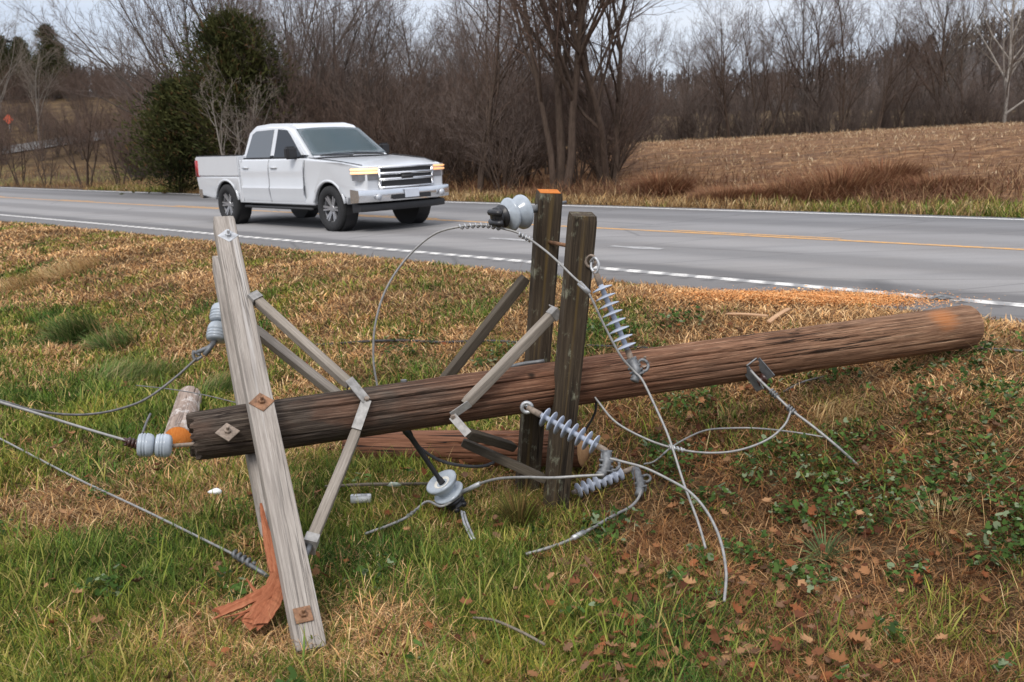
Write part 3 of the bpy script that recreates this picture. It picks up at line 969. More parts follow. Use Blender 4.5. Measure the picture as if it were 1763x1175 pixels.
for q in range(80):
    px = 1050 + q * 9.8 + random.uniform(-9, 9); Y = random.uniform(69, 84)
    put_tree(T_BUSH[q % 3], "leafless_bush", "leafless undergrowth bush among the trunks of the field row", "bush", at(px, Y), g_, sc=random.uniform(0.7, 1.3), mats=(M_BARK, M_TWIGC))
for px, Y, s in ((40, 96, 1.5), (100, 88, 1.2)):
    put_tree(T_UP[0], "bare_tree", "slim pale trunked bare tree halfway up the left hillside", "tree", at(px, Y), "pale trunks on the left hillside", sc=0.62 * s, mats=(M_BARKP, M_TWIGP))


# ------------------------------------------------------------------ cedars
def cedar(seed, Ht, rad, n=9000, skirt=0.02, lobes=7):
    g = np.random.default_rng(seed)
    nb = n // 60
    t = g.random(nb) ** 0.8
    az = g.random(nb) * 6.283
    prof = np.clip((1 - t) ** 0.58, 0.03, 1) * (0.55 + 0.45 * sstep(t / 0.15))
    lob = 0.22 + 1.5 * fbm(np.cos(az) * 2.2 + 5, np.sin(az) * 2.2 + t * 7, seed, 3) * g.uniform(.75, 1.25, nb)
    rl = rad * prof * lob
    base = np.column_stack([np.zeros(nb), np.zeros(nb), Ht * (skirt + (1 - skirt) * t * 0.93)])
    dirs = np.column_stack([np.cos(az), np.sin(az), 0.35 + 0.6 * t + g.normal(0, .15, nb)])
    dirs /= np.linalg.norm(dirs, axis=1, keepdims=True)
    tip = base + dirs * rl[:, None] * 1.1
    bp = np.stack([base, base * .5 + tip * .5 + [0, 0, -.05], tip], 1)
    br = np.column_stack([np.full(nb, .018), np.full(nb, .010), np.full(nb, .004)])
    bv, bq = batch_tubes(bp, br, 3)
    # sprays
    k = 60
    s = g.random((nb, k)) ** 0.55
    cen = base[:, None] + (tip - base)[:, None] * s[..., None] + g.normal(0, 1, (nb, k, 3)) * (0.05 + 0.19 * rl[:, None, None] * (0.4 + s[..., None] * 0.6))
    cen = cen.reshape(-1, 3); m = len(cen)
    d = np.repeat(dirs, k, 0) + g.normal(0, .55, (m, 3)); d[:, 2] += 0.25; d /= np.linalg.norm(d, axis=1, keepdims=True)
    side = np.cross(d, g.normal(0, 1, (m, 3))); side /= np.linalg.norm(side, axis=1, keepdims=True)
    L = g.uniform(.10, .32, m)[:, None]; wd = g.uniform(.014, .036, m)[:, None]
    V = np.stack([cen, cen + d * L * .45 + side * wd, cen + d * L, cen + d * L * .55 - side * wd], 1).reshape(-1, 3)
    F = np.arange(m * 4).reshape(-1, 4)
    tone = fbm(cen[:, 0] * 2 + 7, cen[:, 2] * 2 + cen[:, 1], seed + 1, 2)
    c = np.array([0.028, 0.034, 0.014]) + (tone[:, None] - .3) * np.array([0.075, 0.066, 0.018]) + g.random((m, 1)) * np.array([.02, .02, .006])
    brn = g.random(m) < 0.08; c[brn] = [.10, .055, .025]
    mc = np_mesh(V, [F], np.repeat(np.clip(c, .008, 1), 4, 0))
    tv, tq = batch_tubes(np.array([[[0, 0, -.2], [0.03, 0, Ht * .3], [0, .04, Ht * .65], [0, 0, Ht * .97]]]), np.array([[.11, .08, .05, .012]]), 8)
    mt = np_mesh(np.concatenate([tv, bv]), [np.concatenate([tq, bq + len(tv)])], smooth=True)
    return mt, mc


CED = [cedar(61, 6.5, 2.3, 30000, .14), cedar(62, 4.2, 1.7, 20000, .0), cedar(63, 5.5, 1.7, 12000, .03)]
put_tree(CED[0], "cedar_tree", "tall dark green cedar behind the truck cab below the spreading bare tree", "tree", at(428, 37.5), rot=0, mats=(M_BARKB, M_NEEDLE))
put_tree(CED[1], "cedar_tree", "lower dark green cedar reaching the ground left of the truck bed", "tree", at(330, 38.5), rot=1, mats=(M_BARKB, M_NEEDLE))
for px, Y, s in ((28, 118, 1.55), (48, 122, 1.7), (70, 120, 1.3), (90, 124, 1.35), (128, 118, 1.9), (143, 124, 1.5), (118, 120, 1.2), (80, 119, 1.6), (60, 117, 1.3), (36, 120, 1.9), (-6, 118, 1.3), (8, 122, 1.6), (-20, 120, 1.6), (108, 126, 1.1)):
    put_tree(CED[2], "cedar_tree", "dark evergreen standing on the crest of the left hill", "tree", at(px, Y), "evergreens on the left hill crest", sc=s * 0.8, mats=(M_BARKB, M_NEEDLE))
put_tree(CED[2], "cedar_tree", "dark evergreen low on the left slope at the photo's left edge", "tree", at(2, 82), sc=0.75, mats=(M_BARKB, M_NEEDLE))

# ------------------------------------------------------------------ far wooded hills
hx = np.linspace(-420, 520, 95); hd = np.linspace(0, 1, 14)
HXX, HDD = np.meshgrid(hx, hd, indexing='ij')
hy = 215 + HDD * 260


def ridge(x, y):
    top = np.interp(x, [-420, -160, -60, 30, 90, 130, 175, 240, 520], [20, 14, 9, 10, 13, 22, 34, 40, 46])
    return h1v(x, y) * 0 + 3 + top * sstep((y - 215) / 120) + 4 * (fbm(x * .02, y * .02, 3) - .5)


def h1v(x, y): return H(x, y)


hz = ridge(HXX, hy)
hz[:, 0] = -6
Vh = np.stack([HXX, hy, hz], -1).reshape(-1, 3)
i, j = np.meshgrid(np.arange(94), np.arange(13), indexing='ij'); a = (i * 14 + j).ravel()
structure("far_hills", np_mesh(Vh, [np.column_stack([a, a + 14, a + 15, a + 1])], smooth=True), plain("leafy_hillside_floor", (0.05, 0.039, 0.034), 0.95, 0, 0.3, 0.12), smooth=True)
g = np.random.default_rng(77)
nt = 3400
fx_ = g.uniform(-260, 330, nt); fy_ = g.uniform(219, 360, nt)
fz_ = ridge(fx_, fy_) - 0.5
fh = g.uniform(7, 11, nt)
base = np.column_stack([fx_, fy_, fz_])
tops = base + np.column_stack([g.normal(0, .6, nt), g.normal(0, .6, nt), fh])
segP = [np.stack([base, (base + tops) / 2 + g.normal(0, .15, (nt, 3)), tops], 1)]
segR = [np.column_stack([np.full(nt, .24), np.full(nt, .18), np.full(nt, .09)])]
for q in range(16):
    s = g.uniform(.3, .95, nt)[:, None]; p = base * (1 - s) + tops * s
    az = g.random(nt) * 6.28; Lb = (fh * (1.1 - s[:, 0]) * g.uniform(.3, .6, nt))[:, None]
    d = np.column_stack([np.cos(az) * .7, np.sin(az) * .7, g.uniform(.3, 1, nt)])
    p2 = p + d * Lb
    segP.append(np.stack([p, (p + p2) / 2 + [0, 0, -.1], p2], 1)); segR.append(np.column_stack([np.full(nt, .13), np.full(nt, .11), np.full(nt, .07)]))
Vw, Qw = batch_tubes(np.concatenate(segP), np.concatenate(segR), 3)
stuff("distant_woods", np_mesh(Vw, [Qw]), bark("dark_grey_hazed_far_bark", (.08, .067, .06)), "dense grey brown leafless woods covering the distant hills", "woods")  # bark tone lightened a little: distance haze put into the colour


# ------------------------------------------------------------------ grass and other ground cover
def blades(px, py, L, wid, tilt, col, seed=0, curl=0.5, pz=None, az=None, root_dark=None):
    """curved blades: px,py positions, L length, tilt from vertical (rad)"""
    g = np.random.default_rng(seed); n = len(px)
    z0 = (H(px, py) if pz is None else pz) - 0.008
    az = g.random(n) * 6.283 if az is None else az
    hd = np.column_stack([np.cos(az), np.sin(az)])
    fz = g.random(n) * 6.283
    sd = np.column_stack([-np.sin(az) * .8 + np.cos(fz) * .35, np.cos(az) * .8 + np.sin(fz) * .35])
    Vv = np.empty((n, 7, 3)); p = np.column_stack([px, py, z0])
    t = tilt.copy(); w = wid
    lev = [p]
    for q in range(3):
        st = L / 3
        p = p + np.column_stack([hd[:, 0] * np.sin(t) * st, hd[:, 1] * np.sin(t) * st, np.cos(t) * st])
        lev.append(p); t = t + curl * g.uniform(.3, 1.2, n)
    zmin = z0 + 0.006
    for q in (1, 2, 3): lev[q][:, 2] = np.maximum(lev[q][:, 2], zmin + 0.012 * g.random(n))
    for q, f in ((0, .8), (1, 1.0), (2, .75)):
        o = np.column_stack([sd[:, 0] * w * f * .5, sd[:, 1] * w * f * .5, np.zeros(n)])
        Vv[:, q * 2] = lev[q] - o; Vv[:, q * 2 + 1] = lev[q] + o
    Vv[:, 6] = lev[3]
    b = np.arange(n)[:, None] * 7
    Q = np.concatenate([b + [0, 1, 3, 2], b + [2, 3, 5, 4]]); T = b + [4, 5, 6]
    return Vv.reshape(-1, 3), Q, T, np.repeat(col, 7, 0)


def blade_mesh(*parts):
    V, Q, T, Cc = [], [], [], []; o = 0
    for v, q, t, c in parts:
        V.append(v); Q.append(q + o); T.append(t + o); Cc.append(c); o += len(v)
    return np_mesh(np.concatenate(V), [np.concatenate(Q), np.concatenate(T)], np.concatenate(Cc))


def blades_join(a, b):
    return np.concatenate([a[0], b[0]]), np.concatenate([a[1], b[1] + len(a[0])]), np.concatenate([a[2], b[2] + len(a[0])]), np.concatenate([a[3], b[3]])


GREEN_SPOTS = []
for px_, py_, rr_, am_ in ((900, 1060, .75, .45), (1080, 1100, .4, .35), (760, 960, .4, .25), (250, 680, .8, .35), (560, 820, .5, .25), (80, 1050, .5, .2), (270, 960, .5, .15), (700, 640, .5, .3), (480, 500, .6, .25), (830, 600, .4, .3), (1060, 560, .5, .35), (600, 520, .5, .25), (260, 440, .5, .2), (330, 1110, .35, -.5), (250, 880, .4, -.3), (650, 1080, .3, -.4), (60, 900, .4, -.3), (780, 905, .3, -.4), (440, 930, .2, -.3)):
    q_ = G(px_, py_); GREEN_SPOTS.append((q_.x, q_.y, rr_, am_))


def greenness(x, y):
    w, v = wv(x, y); b = x / np.maximum(y, .5)
    gr = np.interp(w, [0, 2.6, 3.4, 4.4, 5.0, 5.8, 8.4], [.62, .58, .50, .52, .36, .17, .10])
    right = sstep((b - 0.02) / 0.16)
    gr = gr * (1 - .72 * right)
    lb = sstep((-.32 - b) / .15) * sstep((w - 3.6) / .8) * sstep((5.4 - w) / .6); gr = gr + .12 * lb
    for (gx_, gy_, rr_, am_) in GREEN_SPOTS: gr = gr + am_ * np.exp(-((x - gx_) ** 2 + (y - gy_) ** 2) / rr_ ** 2)
    gr = gr + 1.3 * (fbm(x * 1.1 + 3, y * 1.1, 31, 3) - .5) + .8 * (fbm(x * 4.2, y * 4.2, 33, 2) - .5)
    return np.clip(gr, 0, 1)


def scatter(n, r0, r1, seed, azm=0.78, power=1.0):
    g = np.random.default_rng(seed)
    r = (r0 ** power + (r1 ** power - r0 ** power) * g.random(n)) ** (1 / power)
    a = g.uniform(-azm, azm, n)
    return r * np.sin(a), r * np.cos(a), r


PAL_G = np.array([(.085, .115, .024), (.12, .15, .03), (.16, .175, .045), (.055, .08, .02), (.22, .205, .07), (.27, .22, .10), (.10, .145, .045), (.04, .06, .018)]) * np.array([1.18, 1.22, .86])
PAL_D = np.array([(.42, .285, .135), (.34, .21, .095), (.25, .15, .07), (.50, .37, .20), (.19, .11, .055), (.36, .25, .13), (.45, .28, .12), (.12, .075, .045), (.09, .055, .035), (.56, .44, .25)]) * np.array([1.10, 1.08, 1.04])


def pick(pal, n, g, var=.22, wts=None):
    c = pal[g.choice(len(pal), n, p=wts)] if wts is not None else pal[g.integers(0, len(pal), n)]
    return c * g.uniform(1 - var, 1 + var, (n, 1))


g = np.random.default_rng(101)
N = 1150000
x, y, r = scatter(N, 2.5, 27, 1, azm=.62, power=0.6)
w, v = wv(x, y)
edge = 8.42 + .25 * (fbm(v * 2.5, v * 0, 71, 3) - .5)
gr = greenness(x, y)
dn = 1 - .55 * sstep((x / y + .02) / .14) * sstep((5.6 - w) / 1.0) * sstep((fbm(x * 2.2, y * 2.2, 57, 2) - .25) / .3)
k = (w < edge) & (g.random(N) < dn); x, y, r, w, gr = x[k], y[k], r[k], w[k], gr[k]
isg = g.random(len(x)) < gr
# green blades
xg, yg, rg, wg = x[isg], y[isg], r[isg], w[isg]
n = len(xg)
clump = fbm(xg * 2.1, yg * 2.1, 41, 2)
Lg = g.uniform(.04, .135, n) * (.5 + 1.0 * clump) * np.interp(wg, [0, 5, 6.5, 9], [1, 1, .75, .6])
yel = fbm(xg * 1.5 + 20, yg * 1.5, 43, 2)
cg = pick(PAL_G, n, g)
cg = cg * (1 + (yel[:, None] - .5) * np.array([1.3, .6, .4])) * (.55 + .9 * fbm(xg * 6, yg * 6, 48, 2))[:, None]
b1 = blades(xg, yg, Lg, np.maximum(.0045, .0011 * rg) * g.uniform(.6, 1.4, n), g.uniform(.05, .95, n), cg, 3, .42)
# dry matted blades
xd, yd, rd = x[~isg], y[~isg], r[~isg]
n = len(xd)
tone = fbm(xd * 1.3 + 8, yd * 1.3, 45, 3)
tone2 = fbm(xd * 6.5, yd * 6.5, 47, 2)
cd = pick(PAL_D, n, g, .35) * (.30 + 1.1 * tone[:, None] + .42 * tone2[:, None]) * np.array([1.06, .97, .95])
wdry = w[~isg]
rot_ = sstep((xd / yd + .02) / .16) * sstep((6.4 - wdry) / 1.2) * (.5 + .9 * fbm(xd * 2.4 + 5, yd * 2.4, 97, 3))
cd = cd * (1 - np.clip(.52 * rot_, 0, .62)[:, None] * np.array([.85, 1.0, 1.05]))
Ld = g.uniform(.05, .15, n) * np.interp(wdry, [0, 5, 9], [1, 1.1, .8])
b2 = blades(xd, yd, Ld, np.maximum(.0034, .0009 * rd) * g.uniform(.6, 1.4, n), g.uniform(.5, 1.5, n), cd, 4, .45)
stuff("grass", blade_mesh(b1), M_BLADE, "green blades of grass growing over the ditch and bank", "grass")
stuff("dry_grass", blade_mesh(b2), M_BLADE, "matted tan dead grass over the road bank", "grass")

# long blades standing out of the turf
n = 14000
x, y, r = scatter(n, 2.4, 10, 5, azm=.62)
w, v = wv(x, y); gr = greenness(x, y)
k = (w < 5.2) & (g.random(n) < gr ** 1.5); x, y, r = x[k], y[k], r[k]; n = len(x)
b1 = blades(x, y, g.uniform(.12, .26, n), np.maximum(.006, .0011 * r) * g.uniform(.8, 1.3, n), g.uniform(.1, .6, n), pick(PAL_G, n, g) * 1.1, 6, .4)
x, y, r = scatter(7000, 2.4, 14, 7)
w, v = wv(x, y); k = (w < 8.0) & (g.random(7000) < .6); x, y, r = x[k], y[k], r[k]; n = len(x)
b2 = blades(x, y, g.uniform(.12, .3, n), np.maximum(.0026, .0005 * r) * g.uniform(.8, 1.3, n), g.uniform(.4, 1.45, n), pick(PAL_D, n, g) * 1.15, 8, .22)
stuff("tall_grass", blade_mesh(b1, b2), M_BLADE, "long loose green and straw blades standing out of the turf", "grass")


def tuft(name, p, n, rad, L, col, tilt, label, seed, lean_az=None, wd=.004, curl=.4):
    g = np.random.default_rng(seed)
    a = g.random(n) * 6.283; rr = rad * np.sqrt(g.random(n)) * (.5 + .9 * fbm(np.cos(a) * 1.5 + seed, np.sin(a) * 1.5, seed, 2))
    x = p.x + rr * np.cos(a); y = p.y + rr * np.sin(a)
    az = a if lean_az is None else lean_az + g.normal(0, .6, n)
    c = np.array(col)[g.integers(0, len(col), n)] * g.uniform(.7, 1.3, (n, 1))
    b = blades(x, y, g.uniform(.6, 1.1, n) * L, np.full(n, wd) * g.uniform(.7, 1.3, n), np.abs(g.normal(tilt, .42, n)), c, seed, curl, az=az)
    o = obj(name, blade_mesh(b), M_BLADE, smooth=False)
    return tag(o, label, "grass tuft")


GR = [(.06, .11, .03), (.09, .145, .04), (.12, .18, .045), (.17, .2, .065), (.3, .25, .12)]
ST = [(.5, .34, .16), (.42, .27, .12), (.56, .42, .22)]
tuft("grass_tuft", G(135, 588), 800, .26, .42, GR, .35, "big dark green grass tuft in the ditch at left", 1, lean_az=-2.6, wd=.012)
tuft("grass_tuft", G(200, 600), 420, .28, .30, GR, .5, "smaller green tuft touching the big dark tuft at left", 2, lean_az=-2.8, wd=.011)
tuft("grass_tuft", G(225, 655), 800, .35, .32, GR[1:], .7, "green flattened tuft left of the short sawn log", 3, lean_az=0.3, wd=.007)
tuft("grass_tuft", G(375, 680), 600, .22, .3, GR, .6, "green tuft right beside the short sawn log", 4, lean_az=0.2, wd=.007)
tuft("grass_tuft", G(1425, 722), 700, .17, .2, ST, 1.0, "straw coloured tuft under the pole by the clevis wire", 5, lean_az=-.6, wd=.005)
tuft("grass_tuft", G(1620, 905), 420, .12, .16, ST, 1.0, "small straw tuft among the clover at far right", 6, wd=.004)
tuft("grass_tuft", G(895, 905), 300, .07, .26, [(.10, .11, .03), (.2, .17, .05), (.16, .1, .04)], .25, "reddish green tuft at the foot of the dark crossarms", 7, wd=.005)
tuft("grass_tuft", G(1560, 608, 0), 700, .2, .22, ST, .8, "straw tuft below the sawn butt of the pole", 8, wd=.006)
tuft("grass_tuft", G(1420, 965), 90, .03, .22, [(.1, .15, .06), (.13, .19, .08)], .7, "single broad bladed green tuft in the leaf litter at right", 9, wd=.008)
tuft("grass_tuft", G(120, 470), 1100, .5, .28, ST, .8, "pale straw tuft on the bank at far left", 10, lean_az=-2.5, wd=.009)
tuft("grass_tuft", G(20, 500), 1100, .5, .28, ST, .8, "pale straw tuft at the left border of the photo", 11, lean_az=-2.5, wd=.009)


# clover and other broad small leaves
def clover(n, seed, r0, r1, cond, size, pal, lift):
    g = np.random.default_rng(seed)
    x, y, r = scatter(n, r0, r1, seed)
    k = cond(x, y, g); x, y, r = x[k], y[k], r[k]; n = len(x)
    z = H(x, y) + g.uniform(.0, lift, n)
    s = g.uniform(.4, 1.35, n) * size
    az = g.random(n) * 6.283
    nx = g.normal(0, .45, n); ny = g.normal(0, .45, n)
    u = np.column_stack([np.cos(az), np.sin(az), -(nx * np.cos(az) + ny * np.sin(az))]); q = np.column_stack([-np.sin(az), np.cos(az), nx * np.sin(az) - ny * np.cos(az)])
    c = np.column_stack([x, y, z]); V = []
    for a, rr in ((0, .25), (.7, .9), (1.4, 1.0), (2.2, .85), (math.pi, .95), (-2.2, .85), (-1.4, 1.0), (-.7, .9)):
        V.append(c + (u * math.cos(a) + q * math.sin(a)) * (s * rr)[:, None] + np.array([0, 0, 1]) * (s * .25 * abs(math.sin(a)))[:, None])
    V = np.stack(V, 1).reshape(-1, 3); F = np.arange(n * 8).reshape(-1, 8)
    col = np.array(pal)[g.integers(0, len(pal), n)] * g.uniform(.7, 1.3, (n, 1))
    return np_mesh(V, [F], np.repeat(col, 8, 0))


CLOVER_SPOTS = []
for px_, py_, rr_ in ((1480, 655, .42), (1560, 650, .35), (1250, 665, .35), (1190, 700, .3), (1330, 810, .38), (1440, 840, .40), (1540, 830, .36), (1400, 885, .34), (1490, 900, .30), (1590, 880, .32), (1650, 800, .35), (1720, 700, .45), (1700, 850, .3), (1240, 870, .22), (1180, 800, .25), (1010, 925, .22), (940, 930, .16), (1290, 960, .14), (1560, 1000, .12), (1370, 1010, .14), (1640, 600, .4), (1050, 575, .3), (850, 625, .3), (700, 600, .3), (480, 480, .3), (560, 520, .3), (1150, 560, .35), (1740, 950, .2), (1480, 760, .3)):
    q_ = G(px_, py_); CLOVER_SPOTS.append((q_.x, q_.y, rr_))


def clov_cond(x, y, g):
    w, v = wv(x, y); f = 0
    for cx_, cy_, rr_ in CLOVER_SPOTS: f = np.maximum(f, np.exp(-((x - cx_) ** 2 + (y - cy_) ** 2) / rr_ ** 2))
    m = fbm(x * 3.2 + 40, y * 3.2, 51, 3)
    return (w < 7.9) & (g.random(len(x)) < sstep((f * 1.1 + (m - .5) * 1.8 - .40) / .3))


stuff("clover", clover(125000, 15, 2.6, 11, clov_cond, .016, [(.045, .08, .02), (.06, .11, .025), (.085, .14, .035), (.17, .21, .12), (.035, .06, .02), (.05, .095, .02)], .11), M_BLADE, "dark green clover and small broad leaves among the dead grass", "ground cover")

# dead leaves
LOBE = [(0, .0), (.10, .10), (.18, .30), (.30, .16), (.42, .42), (.55, .2), (.68, .38), (.82, .16), (1.0, .0)]


def leaf_arrays(c, size, az, pitch, curl, roll, g):
    """lobed leaves with a folded midrib"""
    n = len(size)
    pts = []
    for t, wd in LOBE: pts.append((t - .5, wd, 1))
    ca_, sa_ = np.cos(az), np.sin(az)
    f = np.column_stack([ca_ * np.cos(pitch), sa_ * np.cos(pitch), np.sin(pitch)])
    s = np.column_stack([-sa_ * np.cos(roll), ca_ * np.cos(roll), np.sin(roll)])
    u = np.cross(f, s)
    m = len(LOBE); V = np.empty((n, m * 3, 3))
    for q, (t, wd) in enumerate(LOBE):
        jl = 1 + g.normal(0, .18, n); jr = 1 + g.normal(0, .18, n)
        mid = c + f * ((t - .5) * size)[:, None] + u * (curl * size * ((t - .5) ** 2) * 1.6)[:, None]
        fold = curl * size * wd * 1.1
        V[:, q * 3] = mid; V[:, q * 3 + 1] = mid + s * (wd * size * jl)[:, None] + u * fold[:, None]; V[:, q * 3 + 2] = mid - s * (wd * size * jr)[:, None] + u * fold[:, None]
    b = np.arange(n)[:, None] * m * 3
    Q = []
    for q in range(m - 1):
        Q.append(b + [q * 3, q * 3 + 3, q * 3 + 4, q * 3 + 1]); Q.append(b + [q * 3, q * 3 + 2, q * 3 + 5, q * 3 + 3])
    return V.reshape(-1, 3), np.concatenate(Q), m * 3


LP = np.array([(.27, .125, .06), (.34, .17, .085), (.20, .085, .045), (.42, .24, .13), (.15, .06, .035), (.24, .14, .09), (.30, .11, .05)]) * np.array([.80, .78, .72])
n = 16000
x, y, r = scatter(n, 2.5, 11, 25)
w, v = wv(x, y); b = x / np.maximum(y, .5)
m = fbm(x * 1.6 + 11, y * 1.6, 61, 3)
on = np.interp(b, [-.5, -.2, .0, .1, .5], [.10, .14, .25, .8, 1.0]) * np.interp(w, [0, 3, 5.5, 7, 8], [1, 1, .7, .25, 0])
k = (g.random(n) < on * sstep((m - .34) / .25)) & (w < 7.8); x, y = x[k], y[k]; n = len(x)
c = np.column_stack([x, y, H(x, y) + g.uniform(.02, .085, n)])
Vl, Ql, mm = leaf_arrays(c, g.uniform(.025, .07, n), g.random(n) * 6.28, g.normal(0, .35, n), g.uniform(-.2, .9, n), g.normal(0, .45, n), g)
stuff("leaf_litter", np_mesh(Vl, [Ql], np.repeat(LP[g.integers(0, len(LP), n)] * g.uniform(.55, 1.15, (n, 1)), mm, 0)), M_LEAF, "brown crumpled dead leaves lying all through the dead grass", "leaf litter")
leaf_spots = [(1340, 797, .10), (1160, 895, .13), (1320, 885, .13), (1395, 912, .10), (1265, 918, .09), (1330, 938, .10), (1628, 878, .12), (1645, 955, .12), (1205, 1015, .14), (1280, 1025, .12), (1185, 1030, .12), (1330, 1130, .13), (1490, 1110, .16), (1475, 1135, .15), (1385, 1130, .15), (1360, 995, .12), (1690, 1060, .12), (1705, 1120, .12), (1620, 1130, .10), (1330, 700, .10), (1190, 675, .08), (602, 965, .08), (700, 935, .07), (1075, 925, .09), (1130, 965, .09), (1545, 1075, .11), (1245, 905, .10), (1590, 1010, .11), (1440, 1165, .14), (1090, 1010, .08)]
for q, (px, py, s) in enumerate(leaf_spots):
    p = G(px, py, .07)
    Vl, Ql, mm = leaf_arrays(np.zeros((1, 3)), np.array([s * .58]), g.random(1) * 6.28, g.normal(0.1, .35, 1), g.uniform(.2, 1.0, 1), g.normal(0, .4, 1), g)
    cc = LP[[0, 1, 3, 6][q % 4]] * g.uniform(.9, 1.25)
    o = obj("fallen_leaf", np_mesh(Vl, [Ql], np.tile(cc, (len(Vl), 1)), smooth=True), M_LEAF, M=Matrix.Translation(p))
    tag(o, "large curled orange brown lobed leaf lying on the grass", "leaf", "large fallen leaves in the grass")

# verge across the road, brush by the field and corn stubble
n = 60000
vv = g.uniform(-46, 26, n); ww = W1 + .06 + np.abs(g.normal(0, 1.0, n))
x, y = xy(ww, vv)
bb = x / np.maximum(y, 1)
gg = np.clip(np.interp(bb, [-.6, -.25, .0, .28, .34, .5], [.5, .2, .12, .15, .6, .7]) + 1.2 * (fbm(x * .5, y * .5, 81, 2) - .5), 0, 1)
isg = g.random(n) < gg
c = np.where(isg[:, None], pick(PAL_G, n, g) * 1.05, pick(PAL_D, n, g) * .95)
b1 = blades(x, y, g.uniform(.10, .34, n) * (.55 + fbm(x * .9, y * .9, 83, 2)), np.full(n, .016) * g.uniform(.6, 1.3, n), g.uniform(.1, .9, n), c, 9, .35)
n2 = 26000
vv = g.uniform(-18, 14, n2); ww = W1 + .1 + g.gamma(2.0, .8, n2); x, y = xy(ww, vv); bb = x / y
k = (bb > .2) & (g.random(n2) < sstep((fbm(x * .8, y * .8, 91, 3) - .45) / .2) * sstep((bb - .2) / .15)); x, y = x[k], y[k]; n2 = len(x)
b2 = blades(x, y, g.uniform(.08, .30, n2), np.full(n2, .016) * g.uniform(.6, 1.3, n2), g.uniform(.1, .9, n2), pick(PAL_G, n2, g) * 1.15, 19, .4)
b1 = blades_join(b1, b2)
stuff("verge_grass", blade_mesh(b1), M_BLADE, "straw and green roadside grass along the far edge of the road", "grass")
n = 60000
x, y = xy(W1 + .9 + g.gamma(2.0, 1.7, n), g.uniform(-40, 16, n))
k = x / np.maximum(y, 1) > -.08; x, y = x[k], y[k]; n = len(x)
k = g.random(n) < sstep((fbm(x * .45, y * .45, 85, 3) - .40) / .2); x, y = x[k], y[k]; n = len(x)
RB = np.array([(.13, .06, .035), (.19, .09, .05), (.10, .05, .032), (.24, .14, .075), (.3, .19, .1)])
b1 = blades(x, y, g.uniform(.25, .75, n), np.full(n, .015), g.uniform(.1, 1.1, n), pick(RB, n, g), 10, .5)
stuff("dead_weeds", blade_mesh(b1), M_BLADE, "rusty brown dead weeds between the road and the ploughed field", "weeds")
RUST = [(.19, .085, .045), (.25, .115, .06), (.13, .06, .035), (.34, .2, .105)]
for q, (px, py, rad, L, lab) in enumerate(((1430, 345, 1.0, .95, "largest rusty brown mound of dead weeds at the field edge"), (1345, 345, .9, .6, "low rusty weed mound left of the largest mound"), (1275, 352, .8, .5, "dark brown weed mound at the road edge behind the hanging insulator"), (1500, 322, 1.2, .85, "rusty weed mound right of the largest mound, close to the field"), (1395, 352, .6, .55, "small reddish weed mound at the road edge below the largest mound"), (1235, 352, .7, .5, "brown weed mound right of the leaning tree"), (1130, 345, .6, .9, "thin reddish upright weeds right of the dark crossarms"), (1590, 330, 1.1, .5, "wide flat brown weed mound at the right part of the field edge"))):
    o = tuft("weed_mound", at(px, G(px, py).y), 2600, rad, L, RUST, .5, lab, 40 + q, wd=.012, curl=.55); o["category"] = "weeds"
n = 70000
x = g.uniform(-6, 48, n); y = 22 + 46 * g.random(n) ** .8
w, v = wv(x, y); k = (w > W1 + 4 + 2 * fbm(x * .3, y * .3, 5)) & (x / y > .03); x, y = x[k], y[k]; n = len(x)
dens = fbm(x * .25, y * .6, 87, 3); k = g.random(n) < sstep((dens - .3) / .3); x, y = x[k], y[k]; n = len(x)
c = pick(np.array([(.46, .33, .19), (.36, .24, .13), (.55, .43, .28), (.22, .13, .08), (.28, .17, .1)]), n, g)
b1 = blades(x, y, g.uniform(.06, .26, n), np.full(n, .028) * g.uniform(.5, 1.3, n), g.uniform(.3, 1.55, n), c, 12, .25)
stuff("corn_stubble", blade_mesh(b1), M_BLADE, "pale cut corn stalks scattered over the ploughed field", "stubble")
n = 30000
x = g.uniform(-60, -6, n); y = g.uniform(34, 75, n)
w, v = wv(x, y); k = (w > W1 + .8) & (x / y > -.62) & (x / y < -.12); x, y = x[k], y[k]; n = len(x)
c = np.where((fbm(x * .15, y * .15, 88, 2) > .55)[:, None], pick(np.array([(.2, .2, .07), (.26, .22, .09)]), n, g), pick(np.array([(.3, .19, .09), (.2, .12, .06), (.14, .08, .05)]), n, g))
b1 = blades(x, y, g.uniform(.15, .6, n), np.full(n, .03), g.uniform(.1, 1.0, n), c, 13, .4)
stuff("rough_grass", blade_mesh(b1), M_BLADE, "rough brown and olive grass under the small trees across the road", "grass")

# sawdust on the shoulder
n = 70000
cA, cB = G(1345, 520), G(1560, 532)
cA2, cB2 = np.array(cA[:2]), np.array(cB[:2])
t = g.normal(.14, .42, n); q = g.normal(.08, .2, n)
d = cB2 - cA2; nn = np.array([-d[1], d[0]]) / np.linalg.norm(d)
x = cA2[0] + d[0] * t + nn[0] * q; y = cA2[1] + d[1] * t + nn[1] * q
w, v = wv(x, y); hz_ = np.where(w > W0 - .05, plane(x, y), H(x, y)) + .015 + .05 * g.random(n) * (w < 8.4) + .03 * np.exp(-(q / .12) ** 2 - ((t - .35) / .3) ** 2) * g.random(n)
s = g.uniform(.002, .008, n) * np.where(g.random(n) < .03, 2.2, 1); a_ = g.random(n) * 6.28
u = np.column_stack([np.cos(a_), np.sin(a_), g.normal(0, .3, n)]) * s[:, None]; p_ = np.column_stack([-np.sin(a_), np.cos(a_), g.normal(0, .3, n)]) * (s * .6)[:, None]
c3 = np.column_stack([x, y, hz_])
Vc = np.stack([c3 - u - p_, c3 + u - p_, c3 + u + p_, c3 - u + p_], 1).reshape(-1, 3)
